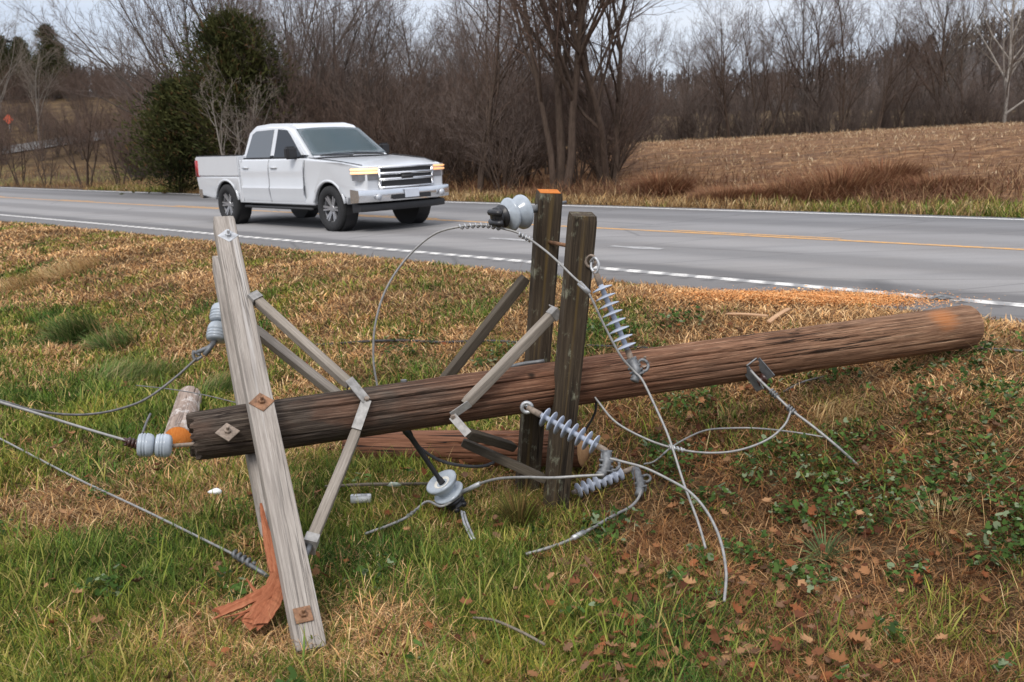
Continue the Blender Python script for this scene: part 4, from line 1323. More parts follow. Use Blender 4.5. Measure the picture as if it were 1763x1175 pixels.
stuff("sawdust", np_mesh(Vc, [np.arange(n * 4).reshape(-1, 4)], np.repeat(pick(np.array([(.58, .25, .085), (.64, .31, .12), (.48, .19, .06), (.66, .40, .19)]), n, g), 4, 0)), M_CHIP, "orange sawdust spilled beside the road edge behind the pole butt", "sawdust")

tt, qq = np.meshgrid(np.linspace(-.85, 1.15, 120), np.linspace(-.5, .62, 50), indexing='ij')
x = cA2[0] + d[0] * tt + nn[0] * qq; y = cA2[1] + d[1] * tt + nn[1] * qq
pf = np.exp(-((qq - .06) / .24) ** 2 - ((tt - .14) / .52) ** 2) + .45 * (fbm(x * 6, y * 6, 95, 3) - .5)
w, v = wv(x, y)
zz_ = np.where(w > W0 - .05, np.maximum(plane(x, y), H(x, y)), H(x, y)) + np.clip(pf - .42, -.2, 1) * .09 + .012 * fbm(x * 25, y * 25, 96, 2)
i, j = np.meshgrid(np.arange(119), np.arange(49), indexing='ij'); a = (i * 50 + j).ravel()
keep = (pf[:-1, :-1] > .34).ravel()
structure("sawdust_mound", np_mesh(np.stack([x, y, zz_], -1).reshape(-1, 3), [np.column_stack([a, a + 50, a + 51, a + 1])[keep]], smooth=True), plain("sawdust_grain", (.56, .235, .075), .95, 0, .35, 120, bump=.8), smooth=True)

# ------------------------------------------------------------------ the broken utility pole
PL, PR = P(331, 752, 4.95), P(1664, 562, 7.0)
pdir = (PR - PL).normalized()
PLEN = (PR - PL).length
A_bot, A_top = P(534, 1126, 4.03), P(386, 384, 5.90)
adir = (A_top - A_bot).normalized()
nA = adir.cross(pdir).normalized()
if nA.dot(Vector((0, -1, 0))) < 0: nA = -nA
MP = frame(PL, PR, Vector((0, 0, 1)))
scar_w = P(1618, 556, 6.80)
sl = MP.inverted() @ scar_w
SCAR = (sl.x, sl.y, sl.z * 0.62)
M_POLE = pole_mat()

pole = thing("fallen_utility_pole", "broken reddish brown utility pole lying on the bank with crossarms and braces still bolted on", "utility pole", PL)
shaft = obj("pole", log_mesh(PLEN, 0.124, 0.153, 3, ragged=0.09, cracks=34, rows=240, n=150), M_POLE, pole, MP)
obj("sawn_end", lathe([(0.0, 0.0), (0.147, 0.0), (0.147, 0.004), (0.0, 0.004)], 40), M_CUTPALE, shaft, frame(PR + pdir * .002, PR + pdir))


def axis_at(px):
    """depth of the pole axis at photo column px"""
    f = (px - 331) / (1664 - 331)
    return 1 / (1 / 4.95 + f * (1 / 7.0 - 1 / 4.95))


def plate(name, M, z, x=0, d=.05, s=.085, mat=M_RUST, parent=None, rot=45):
    """square washer with nut and bolt end, on the face y = d of a local frame"""
    bm = bmesh.new()
    Mr = Matrix.Translation((x, d, z)) @ Matrix.Rotation(R(rot), 4, 'Y')
    bm_box(bm, (-s / 2, 0, -s / 2), (s / 2, .006, s / 2), Mr)
    bmesh.ops.bevel(bm, geom=bm.edges[:], offset=.0015, segments=1, affect='EDGES')
    Ml = Matrix.Translation((x, d, z)) @ Matrix.Rotation(R(-90), 4, 'X')
    bm_lathe(bm, [(0.0, .004), (.017, .004), (.017, .019), (.013, .022), (0, .022)], 6, Ml)
    bm_lathe(bm, [(.008, .02), (.008, .042), (.006, .045), (0, .045)], 10, Ml)
    return obj(name, bm, mat, parent, M, smooth=False)


def lagbolt(name, M, mat, parent):
    bm = bmesh.new()
    bm_lathe(bm, [(0, 0), (.014, 0), (.014, .011), (.011, .014), (0, .014)], 6)
    return obj(name, bm, mat, parent, M, smooth=False)


AW, AD = .124, .098
# front grey arm
MA1 = frame(A_bot, A_top, nA)
LA = (A_top - A_bot).length
arm1 = obj("crossarm", plank(LA, AW, AD, 5), M_GREYWOOD, pole, MA1)
arm1["label"] = "grey weathered front crossarm"


def arm_z(py):           # distance along the front arm for a photo row
    f = (1124 - py) / (1124 - 384)
    iz = 1 / 4.03 + f * (1 / 5.9 - 1 / 4.03); Z = 1 / iz
    return LA * (f / 5.9) * Z if f < 0 else LA * (f * (Z / 5.9))


plate("washer_plate", MA1, arm_z(418), 0, AD / 2, .085, M_GALV, arm1)
plate("washer_plate", MA1, arm_z(704), 0, AD / 2, .088, M_RUST, arm1)
plate("washer_plate", MA1, arm_z(1068), .005, AD / 2, .072, M_RUST, arm1, rot=3)
# rear arm, broken off short
off2 = nA * -(0.25 + AD + .01)
A2_top = A_bot.lerp(A_top, 1.0) + off2 + adir * .08
A2_bot = A_bot.lerp(A_top, .30) + off2
MA2 = frame(A2_bot, A2_top, nA)
arm2 = obj("crossarm", plank((A2_top - A2_bot).length, AW, AD, 6, ragged0=.34), M_GREYWOOD, pole, MA2)
arm2["label"] = "broken rear crossarm"


def strip(pts, w, t, seed, taper=True):
    pts = spline(pts, 6); bm = bmesh.new(); rnd = random.Random(seed)
    rings = []
    n = len(pts); face = nA
    for i, p in enumerate(pts):
        d = (pts[min(i + 1, n - 1)] - pts[max(i - 1, 0)]).normalized(); s = d.cross(face).normalized(); f = s.cross(d)
        k = 1 - (.85 * (i / (n - 1)) ** 1.5 if taper else 0)
        ww = w * k * rnd.uniform(.88, 1.1) / 2; tt = t * (1 - .4 * i / n) / 2
        rag = .06 if (i == n - 1 and not taper) else 0
        rings.append([bm.verts.new(p + d * rnd.uniform(-rag, rag) + s * a * ww + f * b * tt * (1 + .25 * rnd.uniform(-1, 1))) for a, b in ((-1, -.7), (-.3, -1), (1, -.8), (1, .8), (.2, 1.1), (-1, .7))])
    for a, b in zip(rings, rings[1:]):
        for k in range(6): bm.faces.new((a[k], a[(k + 1) % 6], b[(k + 1) % 6], b[k]))
    bm.faces.new(rings[0][::-1]); bm.faces.new(rings[-1])
    return bm


def splinter(pts, w, t, seed, taper=True):
    M = frame(pts[0], pts[-1], nA); Mi = M.inverted()
    bm = strip(pts, w, t, seed, taper); bmesh.ops.transform(bm, matrix=Mi, verts=bm.verts[:])
    o = obj("splinter", bm, M_SPLINT, arm2, M, smooth=False); return o


zs = 4.62
splinter([P(449, 868, 4.80), P(456, 905, 4.72), P(465, 945, 4.6), P(477, 990, 4.46), P(484, 1020, 4.38)][::-1], .07, .03, 1)
splinter([P(466, 925, 4.62), P(474, 965, 4.52), P(487, 1012, 4.36)][::-1], .045, .03, 7)
splinter([P(482, 990, 4.42), P(470, 1022, 4.32), P(452, 1050, 4.22), P(432, 1074, 4.12)], .085, .022, 2, False)
splinter([P(486, 1000, 4.36), P(478, 1030, 4.28), P(462, 1056, 4.18), P(448, 1074, 4.10)], .05, .02, 8, False)
splinter([P(478, 1004, 4.40), P(446, 1024, 4.32), P(410, 1042, 4.24), P(370, 1057, 4.16)], .042, .022, 3, False)
splinter([P(474, 1010, 4.36), P(440, 1042, 4.26), P(402, 1070, 4.12)], .026, .018, 4)
splinter([P(448, 1028, 4.36), P(436, 1014, 4.40), P(424, 996, 4.42)], .02, .012, 5)
splinter([P(470, 1024, 4.30), P(430, 1050, 4.2), P(386, 1064, 4.14)], .016, .010, 6)

# bolt plate on the pole's own face
MPf = frame(PL, PR, nA)
plate("washer_plate", MPf, (MPf.inverted() @ P(389, 735, 4.9)).z, (MPf.inverted() @ P(389, 735, 4.95 - .12)).x, .118, .085, M_RUSTGREY, pole, rot=40)
plate("washer_plate", MPf, (MPf.inverted() @ P(1108, 622, axis_at(1108) - .12)).z, (MPf.inverted() @ P(1108, 622, axis_at(1108) - .12)).x, .118, .075, M_RUSTGREY, pole, rot=20)

# dark arms
bdir = None
vA = adir
vB = vA.cross(pdir).normalized()
if vB.z < 0: vB = -vB
bdir = (vA * math.cos(R(67)) + vB * math.sin(R(67))).normalized()
nB = bdir.cross(pdir).normalized()
if nB.dot(Vector((0, -1, 0))) < 0: nB = -nB
cB1 = P(978, 640, 5.56)
B_top, B_bot = cB1 + bdir * .90, cB1 - bdir * 1.0
fB = (nB * math.cos(R(14)) - pdir * math.sin(R(14)))
MB1 = frame(B_bot, B_top, fB)
BW, BD = .136, .114
armB1 = obj("crossarm", plank((B_top - B_bot).length, BW, BD, 8, rough=.0034), M_DARKWOOD, pole, MB1)
armB1["label"] = "mossy dark front crossarm"
cB2 = cB1 - nB * (.27 + .12) - pdir * .005
B2_top, B2_bot = cB2 + bdir * .93, cB2 - bdir * 1.0
MB2 = frame(B2_bot, B2_top, fB)
armB2 = obj("crossarm", plank((B2_top - B2_bot).length, BW, BD, 9, rough=.0034), M_DARKWOOD, pole, MB2)
armB2["label"] = "dark rear crossarm with a freshly sawn orange top"
obj("sawn_end", box((-.058, -.047, 0), (.058, .047, .004), .0015, 1), M_CUT, armB2, MB2 @ Matrix.Translation((0.0, 0, (B2_top - B2_bot).length + .001)), smooth=False)
# spacer bolts between the arms
obj("spacer_bolt", tube([B2_top - bdir * .28 + nB * .03, B_top - bdir * .19 - nB * .03], .011), M_RUST, pole)
obj("spacer_bolt", tube([A_top.lerp(A_bot, .06) - nA * .04, A_top.lerp(A_bot, .06) + off2 + nA * .04], .009), M_RUST, pole)


def brace(pa, pb, w, d, face, mat, seed, name="brace"):
    M = frame(pa, pb, face)
    return obj(name, plank((pb - pa).length, w, d, seed, rough=.0008, warp=.002, corner=.004), mat, pole, M)


def flat(bm, pa, pb, w, t, face):
    M = frame(pa, pb, face); bm_box(bm, (-w / 2, -t / 2, 0), (w / 2, t / 2, (pb - pa).length), M); return bm


zJ = axis_at(632) - .150
j1 = P(631, 690, zJ)
b_up0, b_up1 = P(437, 513, 5.42), P(603, 663, zJ + .02)
b_lo0, b_lo1 = P(535, 935, 4.45), P(614, 742, zJ - .03)
ba = brace(b_up0, b_up1, .05, .046, nA, M_BRACEWOOD, 21)
bb_ = brace(b_lo0, b_lo1, .052, .05, nA, M_BRACEWOOD, 22)
bm = bmesh.new()
flat(bm, b_up1.lerp(b_up0, .02) + nA * .030, j1, .052, .006, nA)
obj("strap", bm, M_STRAP, ba, smooth=False)
bm = bmesh.new()
flat(bm, b_lo1.lerp(b_lo0, .02) + nA * .030, j1 + nA * .0065, .052, .006, nA)
obj("strap", bm, M_STRAP, bb_, smooth=False)
lagbolt("bolt", frame(j1 + nA * .009, j1 + nA * .1), M_RUSTGREY, ba)


def endcap(parent, p, q, face, w, d):
    """folded sheet socket gripping the end of a brace"""
    M = frame(p, q, face); bm = bmesh.new()
    L = .035
    bm_box(bm, (-w / 2 - .004, d / 2 + .001, -.01), (w / 2 + .004, d / 2 + .005, L), M)
    bm_box(bm, (w / 2 + .001, -d / 2, -.01), (w / 2 + .005, d / 2 + .001, L), M)
    bm_box(bm, (-w / 2 - .005, -d / 2, -.01), (-w / 2 - .001, d / 2 + .001, L), M)
    bm_box(bm, (-w / 2 - .004, -d / 2 - .03, -.016), (w / 2 + .004, d / 2 + .005, -.0105), M)
    return obj("socket", bm, M_STRAP, parent, smooth=False)


endcap(ba, b_up0, b_up1, nA, .055, .05)
endcap(bb_, b_lo0, b_lo1, nA, .052, .05)
obj("socket_tongue", tube([b_up0, P(424, 509, 5.45)], .012), M_DARKGALV, pole)
obj("socket_tongue", tube([b_lo0, P(526, 958, 4.38)], .014), M_DARKGALV, pole)
# brace of the broken arm, passing behind the pole
brace(P(436, 565, 5.85), P(640, 728, 5.62), .055, .05, nA, M_BRACEWOOD, 23)
# braces of the dark arms
zK = axis_at(780) - .15
k1 = P(778, 716, zK)
c0, c1 = P(956, 538, 5.50), P(800, 696, zK + .01)
bc = brace(c0, c1, .05, .052, nB, M_BRACEDARK if False else M_BRACEWOOD, 24)
bm = bmesh.new(); flat(bm, c1.lerp(c0, .03) + nB * .031, k1, .045, .006, nB)
obj("strap", bm, M_STRAP, bc, smooth=False)
endcap(bc, c0, c1, nB, .05, .052)
k2 = P(806, 748, zK - .05)
bm = bmesh.new(); flat(bm, k1 + nB * .007, k2, .045, .006, nB)
bd = brace(P(804, 746, zK + .01), P(884, 770, 5.98), .05, .052, nB, M_BRACEDARK, 25)
obj("strap", bm, M_STRAP, bd, smooth=False)
lagbolt("bolt", frame(k1 + nB * .011, k1 + nB * .1), M_RUSTGREY, bc)
be = brace(P(796, 762, 5.78), P(940, 826, 5.82), .05, .052, nB, M_BRACEDARK, 26)
brace(P(905, 478, 5.72), P(752, 672, 5.78), .055, .055, nB, M_BRACEDARK, 27)


# pin insulators are bolted to the arms: parts of the pole
def pin_insulator(base, tip_dir, pin_len, size, tail, cap_black=True):
    d = tip_dir.normalized(); M = frame(base, base + d)
    s = size
    z0 = pin_len
    prof = [(.022 * s / .1, z0), (.045 * s / .1, z0 + .0), (.088 * s / .1, z0 - .02 * s / .1), (.1 * s / .1, z0 - .014 * s / .1), (.1 * s / .1, z0 - .004), (.085 * s / .1, z0 + .022 * s / .1), (.062 * s / .1, z0 + .048 * s / .1), (.055 * s / .1, z0 + .06 * s / .1),
            (.066 * s / .1, z0 + .068 * s / .1), (.092 * s / .1, z0 + .072 * s / .1), (.098 * s / .1, z0 + .08 * s / .1), (.088 * s / .1, z0 + .092 * s / .1), (.058 * s / .1, z0 + .108 * s / .1), (.046 * s / .1, z0 + .122 * s / .1), (.04 * s / .1, z0 + .135 * s / .1)]
    ins = obj("pin_insulator", lathe(prof, 36), M_PORC, pole, M)
    obj("pin", lathe([(.0, -tail), (.009, -tail), (.009, -.02), (.02, -.02), (.024, 0.0), (.02, .03), (.0155, .05), (.0135, z0 - .04), (.018, z0 - .03), (.02, z0 + .03), (0, z0 + .03)], 14), M_BLACK if z0 > .2 else M_DARKGALV, ins, M)
    q = s / .1
    obj("rim", lathe([(.03 * q, z0 + .002), (.05 * q, z0 - .006), (.052 * q, z0 - .001), (.036 * q, z0 + .012), (.03 * q, z0 + .012)], 28), M_PORCRIM, ins, M)
    zt = z0 + .13 * q
    obj("cap", lathe([(.052 * q, zt - .01 * q), (.066 * q, zt), (.066 * q, zt + .012 * q), (.045 * q, zt + .02 * q), (.042 * q, zt + .03 * q), (.058 * q, zt + .036 * q), (.058 * q, zt + .048 * q), (.03 * q, zt + .056 * q), (0, zt + .058 * q)], 28), M_BLACK, ins, M)
    # saddle clamp on the crown
    bm = bmesh.new()
    for sy in (-1, 1):
        bm_tube(bm, [M @ Vector((-.055 * q, sy * .027 * q, zt + .045 * q)), M @ Vector((-.03 * q, sy * .03 * q, zt + .062 * q)), M @ Vector((.03 * q, sy * .03 * q, zt + .062 * q)), M @ Vector((.055 * q, sy * .027 * q, zt + .045 * q))], .019 * q, 8)
    bm_tube(bm, [M @ Vector((0, -.05 * q, zt + .05 * q)), M @ Vector((0, .05 * q, zt + .05 * q))], .012 * q, 8)
    obj("clamp", bm, M_BLACK, ins)
    return M, zt


tip1 = B2_top - bdir * .09
MI1, zt1 = pin_insulator(tip1 - pdir * .062, -pdir + Vector((0, -.32, -.12)), .125, .096, .21)
ib = P(700, 742, axis_at(700) + .02); it = P(764, 836, 5.58)
MI2, zt2 = pin_insulator(ib, it - ib, (it - ib).length - .02, .094, .03)

# small hardware on the pole
bm = bmesh.new(); q = P(696, 662, axis_at(696) + .01)
bm_lathe(bm, [(0, 0), (.022, 0), (.022, .01), (.012, .012), (.012, .03), (.017, .032), (.017, .045), (0, .047)], 6, frame(q - Vector((0, 0, .02)), q + Vector((-.02, 0, .3))))
obj("bolt", bm, M_DARKGALV, pole, smooth=False)
# eye bolts carrying the polymer strings
e1 = P(1012, 442, 5.30)
bm = tube([P(996, 436, 5.42), P(1006, 438, 5.34), e1], .012)
ring = [e1 + (P(1022, 458, 5.26) - e1) * .5 + Vector((math.cos(t) * .026, 0, math.sin(t) * .032)) for t in np.linspace(0, 6.28, 17)]
bm_tube(bm, ring, .008, 8); obj("eye_bolt", bm, M_RUSTGREY, armB1)
e2 = P(907, 702, 5.38)
bm = bmesh.new(); bm_tube(bm, [e2 + Vector((math.cos(t) * .027, 0.0, math.sin(t) * .027)) for t in np.linspace(0, 6.28, 17)], .011, 8)
bm_tube(bm, [e2 + Vector((0, .03, 0)), P(912, 700, 5.66)], .012, 8)
obj("eye_bolt", bm, M_GALV, pole)
# steel wire guides resting along the arms
obj("wire_guide", tube(spline([P(872, 634, 5.84), P(900, 627, 5.80), P(937, 622, 5.78)], 5), .012, 8), M_DARKGALV, pole)

# clevis with brown spool bolted to the pole
zc = axis_at(1300) - .16
cl = obj("clevis", bmesh.new(), M_DARKGALV, pole)
bm = bmesh.new()
pA, pB, pC, pD = P(1306, 660, zc), P(1284, 628, zc), P(1300, 620, zc + .02), P(1327, 648, zc + .02)
f_ = nA
for a_, b_ in ((P(1309, 672, zc - .01), P(1283, 634, zc - .01)), (P(1285, 634, zc - .01), P(1302, 621, zc + .01)), (P(1302, 620, zc + .01), P(1328, 650, zc + .01))):
    flat(bm, a_, b_, .007, .06, f_)
bm.to_mesh(cl.data); bm.free()
sp0, sp1 = P(1302, 660, zc - .0), P(1322, 648, zc + .01)
obj("spool", lathe([(0, 0), (.035, 0), (.038, .008), (.03, .018), (.022, .026), (.022, .036), (.03, .044), (.038, .054), (.035, .062), (0, .062)], 20), M_BROWNPORC, cl, frame(sp0, sp1))


# ------------------------------------------------------------------ polymer strings hanging on the pole
def polymer(name, label, p0, p1, a, b, n, rd, fitA, fitB, group):
    """core from p0 to p1 with sheds between fractions a..b"""
    root = thing(name, label, "insulator", p0, group)
    M = frame(p0, p1); L = (p1 - p0).length
    prof = [(0, L * a - .01), (.014, L * a - .01)]
    st = L * (b - a) / (n - .4)
    for k in range(n):
        z = L * a + st * (k + .1)
        prof += [(.014, z), (.022, z + .001), (rd * .96, z + .010), (rd, z + .0125), (rd * .97, z + .016), (.02, z + .013), (.0135, z + .016)]
    prof += [(.0135, L * b + .01), (0, L * b + .01)]
    obj("sheds", lathe(prof, 28), M_POLY, root, M)
    obj("end_fitting", lathe([(0, 0), (.014, 0), (.014, .02), (.017, .03), (.017, L * a - .008), (0, L * a - .008)], 14), fitA, root, M)
    obj("end_fitting", lathe([(0, L * b + .008), (.016, L * b + .008), (.016, L - .02), (.013, L), (0, L)], 14), fitB, root, M)
    return root


def clamp(root, p, q, s=1.0):
    """dead-end clamp: forked eye, grooved keeper and two U-bolts"""
    M = frame(p, q, Vector((0, -1, 0))); L = (q - p).length
    bm = bmesh.new()
    for sx in (-1, 1):
        bm_tube(bm, [M @ Vector((sx * .016, 0, 0)), M @ Vector((sx * .022, .0, L * .25)), M @ Vector((sx * .018, 0, L * .5))], .008, 8)
    bm_tube(bm, [M @ Vector((-.03, 0, 0.004)), M @ Vector((.03, 0, 0.004))], .008, 8)
    bm_tube(bm, spline([M @ Vector((0, 0, L * .1)), M @ Vector((.004, .01, L * .7)), M @ Vector((-.008, .0, L)), M @ Vector((-.03, 0, L * 1.25))], 4), .024, 10)
    for z in (.55, .8, 1.02):
        bm_tube(bm, spline([M @ Vector((-.03, .015, L * z)), M @ Vector((-.015, -.026, L * z)), M @ Vector((.015, -.026, L * z)), M @ Vector((.03, .015, L * z))], 4), .006, 8)
        bm_tube(bm, [M @ Vector((-.036, .015, L * z)), M @ Vector((.036, .015, L * z))], .007, 8)
    ringp = [M @ Vector((.045 + .026 * math.cos(t), 0, L * .62 + .032 * math.sin(t))) for t in np.linspace(0, 6.28, 15)]
    bm_tube(bm, ringp, .008, 8)
    return obj("clamp", bm, M_DARKGALV, root)


gp = None
r1 = polymer("polymer_insulator", "grey finned insulator hanging from the top of the mossy dark crossarm", P(1024, 466, 5.24), P(1088, 622, 5.24), .17, .86, 8, .056, M_RUSTGREY, M_RUSTGREY, gp)
clamp(r1, P(1086, 618, 5.23), P(1098, 646, 5.2))
obj("shackle", tube(spline([P(1016, 452, 5.27), P(1024, 444, 5.23), P(1031, 456, 5.22), P(1026, 470, 5.23), P(1018, 462, 5.25), P(1018, 450, 5.27)], 5), .007), M_GALV, r1)
r2 = polymer("polymer_insulator", "grey finned insulator slanting across the foot of the mossy dark crossarm", P(908, 702, 5.30), P(1046, 778, 5.14), .19, .86, 8, .055, M_RUSTGREY, M_RUSTGREY, gp)
clamp(r2, P(1044, 776, 5.14), P(1042, 812, 5.08), 1)
p3a, p3b = G(985, 868, .07), G(1092, 832, .10)
r3 = polymer("polymer_insulator", "grey finned insulator lying in the grass right of the crossarm foot", p3a, p3b, .06, .78, 8, .046, M_RUSTGREY, M_RUSTGREY, gp)
clamp(r3, p3b, G(1104, 858, .06))


# ribbed bell insulators at the dead-end
def bells(name, label, p0, p1, rad, n=2):
    root = thing(name, label, "insulator", p0)
    L = (p1 - p0).length; M = frame(p0, p1)
    step = L / n
    for k in range(n):
        z = k * step
        prof = [(0, z), (.02, z), (rad * .6, z + step * .02), (rad * .84, z + step * .10), (rad * .95, z + step * .24), (rad * .98, z + step * .36)]
        for q in range(3):
            zz = z + step * (.40 + q * .16)
            prof += [(rad, zz), (rad, zz + step * .07), (rad * .93, zz + step * .09), (rad * .93, zz + step * .14)]
        prof += [(rad * .9, z + step * .92), (rad * .7, z + step * .97), (.022, z + step), (0, z + step)]
        obj("bell", lathe(prof, 30), M_PORC, root, M)
    return root


pb0, pb1 = P(297, 768, 4.84), P(236, 766, 4.80)
rb = bells("dead_end_insulator", "pair of grey ribbed bell insulators at the ragged left end of the pole", pb0, pb1, .058)
obj("rod", tube([P(418, 758, 4.95), P(345, 764, 4.88), P(297, 768, 4.84)], .010), M_RUSTGREY, rb)
obj("clamp", helix([P(236, 766, 4.80), P(218, 760, 4.79)], .018, 3, .008, tube([P(240, 766, 4.8), P(212, 757, 4.79)], .012)), M_BROWNPORC, rb)
pc0, pc1 = P(383, 525, 5.96), P(372, 588, 5.86)
rc = bells("dead_end_insulator", "pair of grey ribbed bell insulators behind the upper part of the broken crossarm", pc0, pc1, .063)
bm = tube([P(372, 586, 5.86), P(360, 598, 5.84), P(338, 608, 5.82)], .014)
bm_tube(bm, [P(368, 590, 5.84), P(352, 612, 5.82)], .016, 8)
bm_tube(bm, spline([P(345, 612, 5.82), P(333, 606, 5.82), P(336, 620, 5.82), P(348, 614, 5.82)], 5), .010, 8)
obj("clamp", bm, M_DARKGALV, rc)
obj("rod", tube([P(389, 505, 6.0), P(383, 528, 5.96)], .010), M_RUSTGREY, rc)


# ------------------------------------------------------------------ wires
def wire(label, pts, r=.0065, mat=None, cat="wire", name="power_line_wire", ends=0):
    q = [G(a[0], a[1], a[3]) if a[2] == 'g' else P(*a) for a in pts]
    return tag(obj(name, tube(spline(q, 10), r, 8), mat or M_WIRE), label, cat), q


o, q = wire("long grey wire arching over the top insulator then past the hanging one",
            [(650, 668, 5.62), (643, 620, 5.6), (646, 560, 5.58), (664, 500, 5.56), (700, 445, 5.54), (745, 405, 5.5), (790, 391, 5.46), (832, 388, 5.43), (862, 393, 5.40), (900, 405, 5.38), (945, 437, 5.26), (985, 475, 5.15), (1012, 503, 5.12), (1040, 560, 5.14), (1068, 612, 5.15), (1092, 640, 5.17), (1106, 655, 5.14), (1128, 700, 5.08), (1152, 755, 5.0), (1178, 835, 4.88), (1202, 900, 4.75), (1215, 945, 4.66)], .0062)
bm = helix(spline(q[6:9], 8), .0115, 8, .005)
obj("tie_wrap", bm, M_GALV, o)
bm = helix(spline([P(893, 403, 5.38), P(915, 414, 5.37)], 2), .011, 4, .006)
obj("tie_wrap", bm, M_GALV, o)
obj("splice_sleeve", tube([P(997, 487, 5.14), P(1014, 505, 5.12)], .014, 10), M_GALV, o)
wire("thick grey wire arching from the slanting insulator's clamp down to the right foreground",
     [(1050, 790, 5.0), (1075, 796, 4.97), (1110, 806, 4.92), (1150, 825, 4.85), (1188, 848, 4.76), (1218, 883, 4.66), (1240, 930, 4.55), (1250, 985, 4.42), (1247, 1036, 4.28)], .0068)
o, q = wire("grey wire sagging from the slanting insulator's clamp to the lower pin insulator",
            [(1040, 818, 4.98), (1000, 820, 5.0), (950, 823, 5.03), (905, 822, 5.12), (862, 824, 5.28), (832, 831, 5.4), (805, 842, 5.5), (786, 858, 5.56), (760, 872, 5.5), (735, 890, 'g', .09), (705, 912, 'g', .08), (670, 926, 'g', .07), (628, 935, 'g', .05)], .0075)
obj("splice_sleeve", tube([P(826, 833, 5.42), P(796, 848, 5.53)], .013, 10), M_GALV, o)
obj("tie_wrap", helix([G(722, 901, .085), G(702, 914, .08)], .009, 3, .005), M_DARKGALV, o)
o, q = wire("grey guy wire running from under the pole through a clamp up to the clevis wire",
            [(1016, 672, 5.75), (1030, 692, 5.72), (1060, 727, 5.66), (1110, 755, 5.6), (1160, 772, 5.56), (1215, 780, 5.56), (1270, 776, 5.58), (1320, 758, 5.62), (1350, 733, 5.66), (1362, 708, 5.68)], .0065)
obj("tie_wrap", helix([P(1152, 770, 5.56), P(1178, 776, 5.56)], .010, 4, .006), M_GALV, o)
wire("thin grey wire lying from the grass insulator's clamp out to the right below the clevis",
     [(1108, 826, 'g', .10), (1128, 812, 'g', .07), (1160, 793, 'g', .10), (1210, 773, 'g', .12), (1262, 763, 'g', .10), (1310, 759, 'g', .08), (1370, 761, 'g', .06), (1430, 763, 'g', .03)], .006)
o, q = wire("pale wire from the grass insulator's clamp curling down left into the dead leaves",
            [(1104, 855, 'g', .07), (1100, 872, 'g', .06), (1085, 890, 'g', .06), (1055, 912, 'g', .08), (1015, 936, 'g', .08), (975, 954, 'g', .07), (935, 965, 'g', .06), (905, 967, 'g', .04)], .0085, M_WIRE)
obj("splice_sleeve", tube([G(1005, 941, .08), G(986, 950, .075)], .015, 10), M_GALV, o)
o, q = wire("pale cable passing through the brown spool clevis down into the grass at right",
            [(1292, 638, zc - .07), (1305, 652, zc - .09), (1330, 676, zc - .13), (1362, 706, 5.93), (1400, 735, 5.86), (1440, 768, 5.79), (1482, 806, 'g', .0)], .0082)
obj("tie_wrap", helix([P(1327, 673, zc - .12), P(1338, 684, zc - .14)], .014, 3, .007), M_DARKGALV, o)
obj("tie_wrap", helix([P(1356, 701, 5.94), P(1368, 711, 5.92)], .014, 3, .007), M_DARKGALV, o)
wire("grey line wire coming from the left border to the bells at the pole end",
     [(-140, 652, 4.5), (-60, 676, 4.6), (0, 693, 4.66), (60, 711, 4.7), (120, 730, 4.74), (180, 748, 4.77), (222, 760, 4.79)], .007)
wire("sagging grey line wire from the left border up to the bells behind the broken crossarm",
     [(-140, 655, 4.9), (0, 690, 5.1), (50, 705, 5.2), (100, 713, 5.3), (150, 714, 5.4), (200, 706, 5.5), (250, 688, 5.62), (300, 652, 5.72), (340, 616, 5.82)], .007, M_WIREDARK)
wire("pale wire lying in the grass from the left border toward the orange splinters",
     [(-60, 742, 'g', .07), (0, 771, 'g', .07), (130, 838, 'g', .06), (250, 902, 'g', .08), (412, 985, 'g', .08)], .0068)
o = tag(obj("wire_clamp", helix([G(405, 981, .085), G(436, 997, .075)], .013, 4, .010, tube([G(402, 980, .08), G(462, 1009, .05)], .011)), M_DARKGALV), "tarnished clamp on the end of the pale wire in the left grass", "wire clamp")
wire("thin grey strand stretched behind the grey crossarm over the short log", [(235, 664, 7.3), (290, 670, 7.2), (350, 680, 7.1), (420, 697, 6.9)], .004, M_WIREDARK)
wire("short dark strand standing up beside the left bell insulators", [(246, 745, 5.6), (252, 728, 5.8), (259, 713, 5.9)], .007, M_WIREDARK)
wire("dark cable hanging from the pole underside past the red log", [(702, 744, 5.5), (722, 770, 5.5), (755, 792, 5.55), (795, 802, 5.6), (830, 803, 5.65), (850, 797, 5.7)], .009, M_CABLE, "cable", "cable")
wire("short black cable dropping from the pole underside right of the crossarms", [(1027, 690, 5.8), (1024, 712, 5.85), (1010, 738, 5.9), (998, 758, 5.95)], .007, M_CABLE, "cable", "cable")
wire("black cable lying across the grass bank behind the braces", [(525, 600, 'g', .03), (570, 598, 'g', .03), (640, 594, 'g', .035), (700, 594, 'g', .04), (760, 595, 'g', .03), (840, 594, 'g', .035), (910, 597, 'g', .03)], .013, M_CABLE, "cable", "cable")
wire("thin black cable in the grass behind the pole right of the dark crossarms", [(990, 600, 'g', .03), (1040, 602, 'g', .03), (1090, 604, 'g', .03), (1150, 607, 'g', .03)], .008, M_CABLE, "cable", "cable")
wire("dark broken strand on the grass below the clevis", [(1348, 680, 'g', .02), (1375, 668, 'g', .03), (1400, 660, 'g', .03), (1425, 652, 'g', .02)], .008, M_WIREDARK)
wire("dark strand in the grass right of the pole butt", [(1640, 606, 'g', .03), (1690, 607, 'g', .03), (1763, 612, 'g', .03), (1850, 618, 'g', .03)], .008, M_WIREDARK)
bm = tube(spline([G(795, 916, .12), G(800, 932, .10), G(813, 948, .06)], 5), .007)
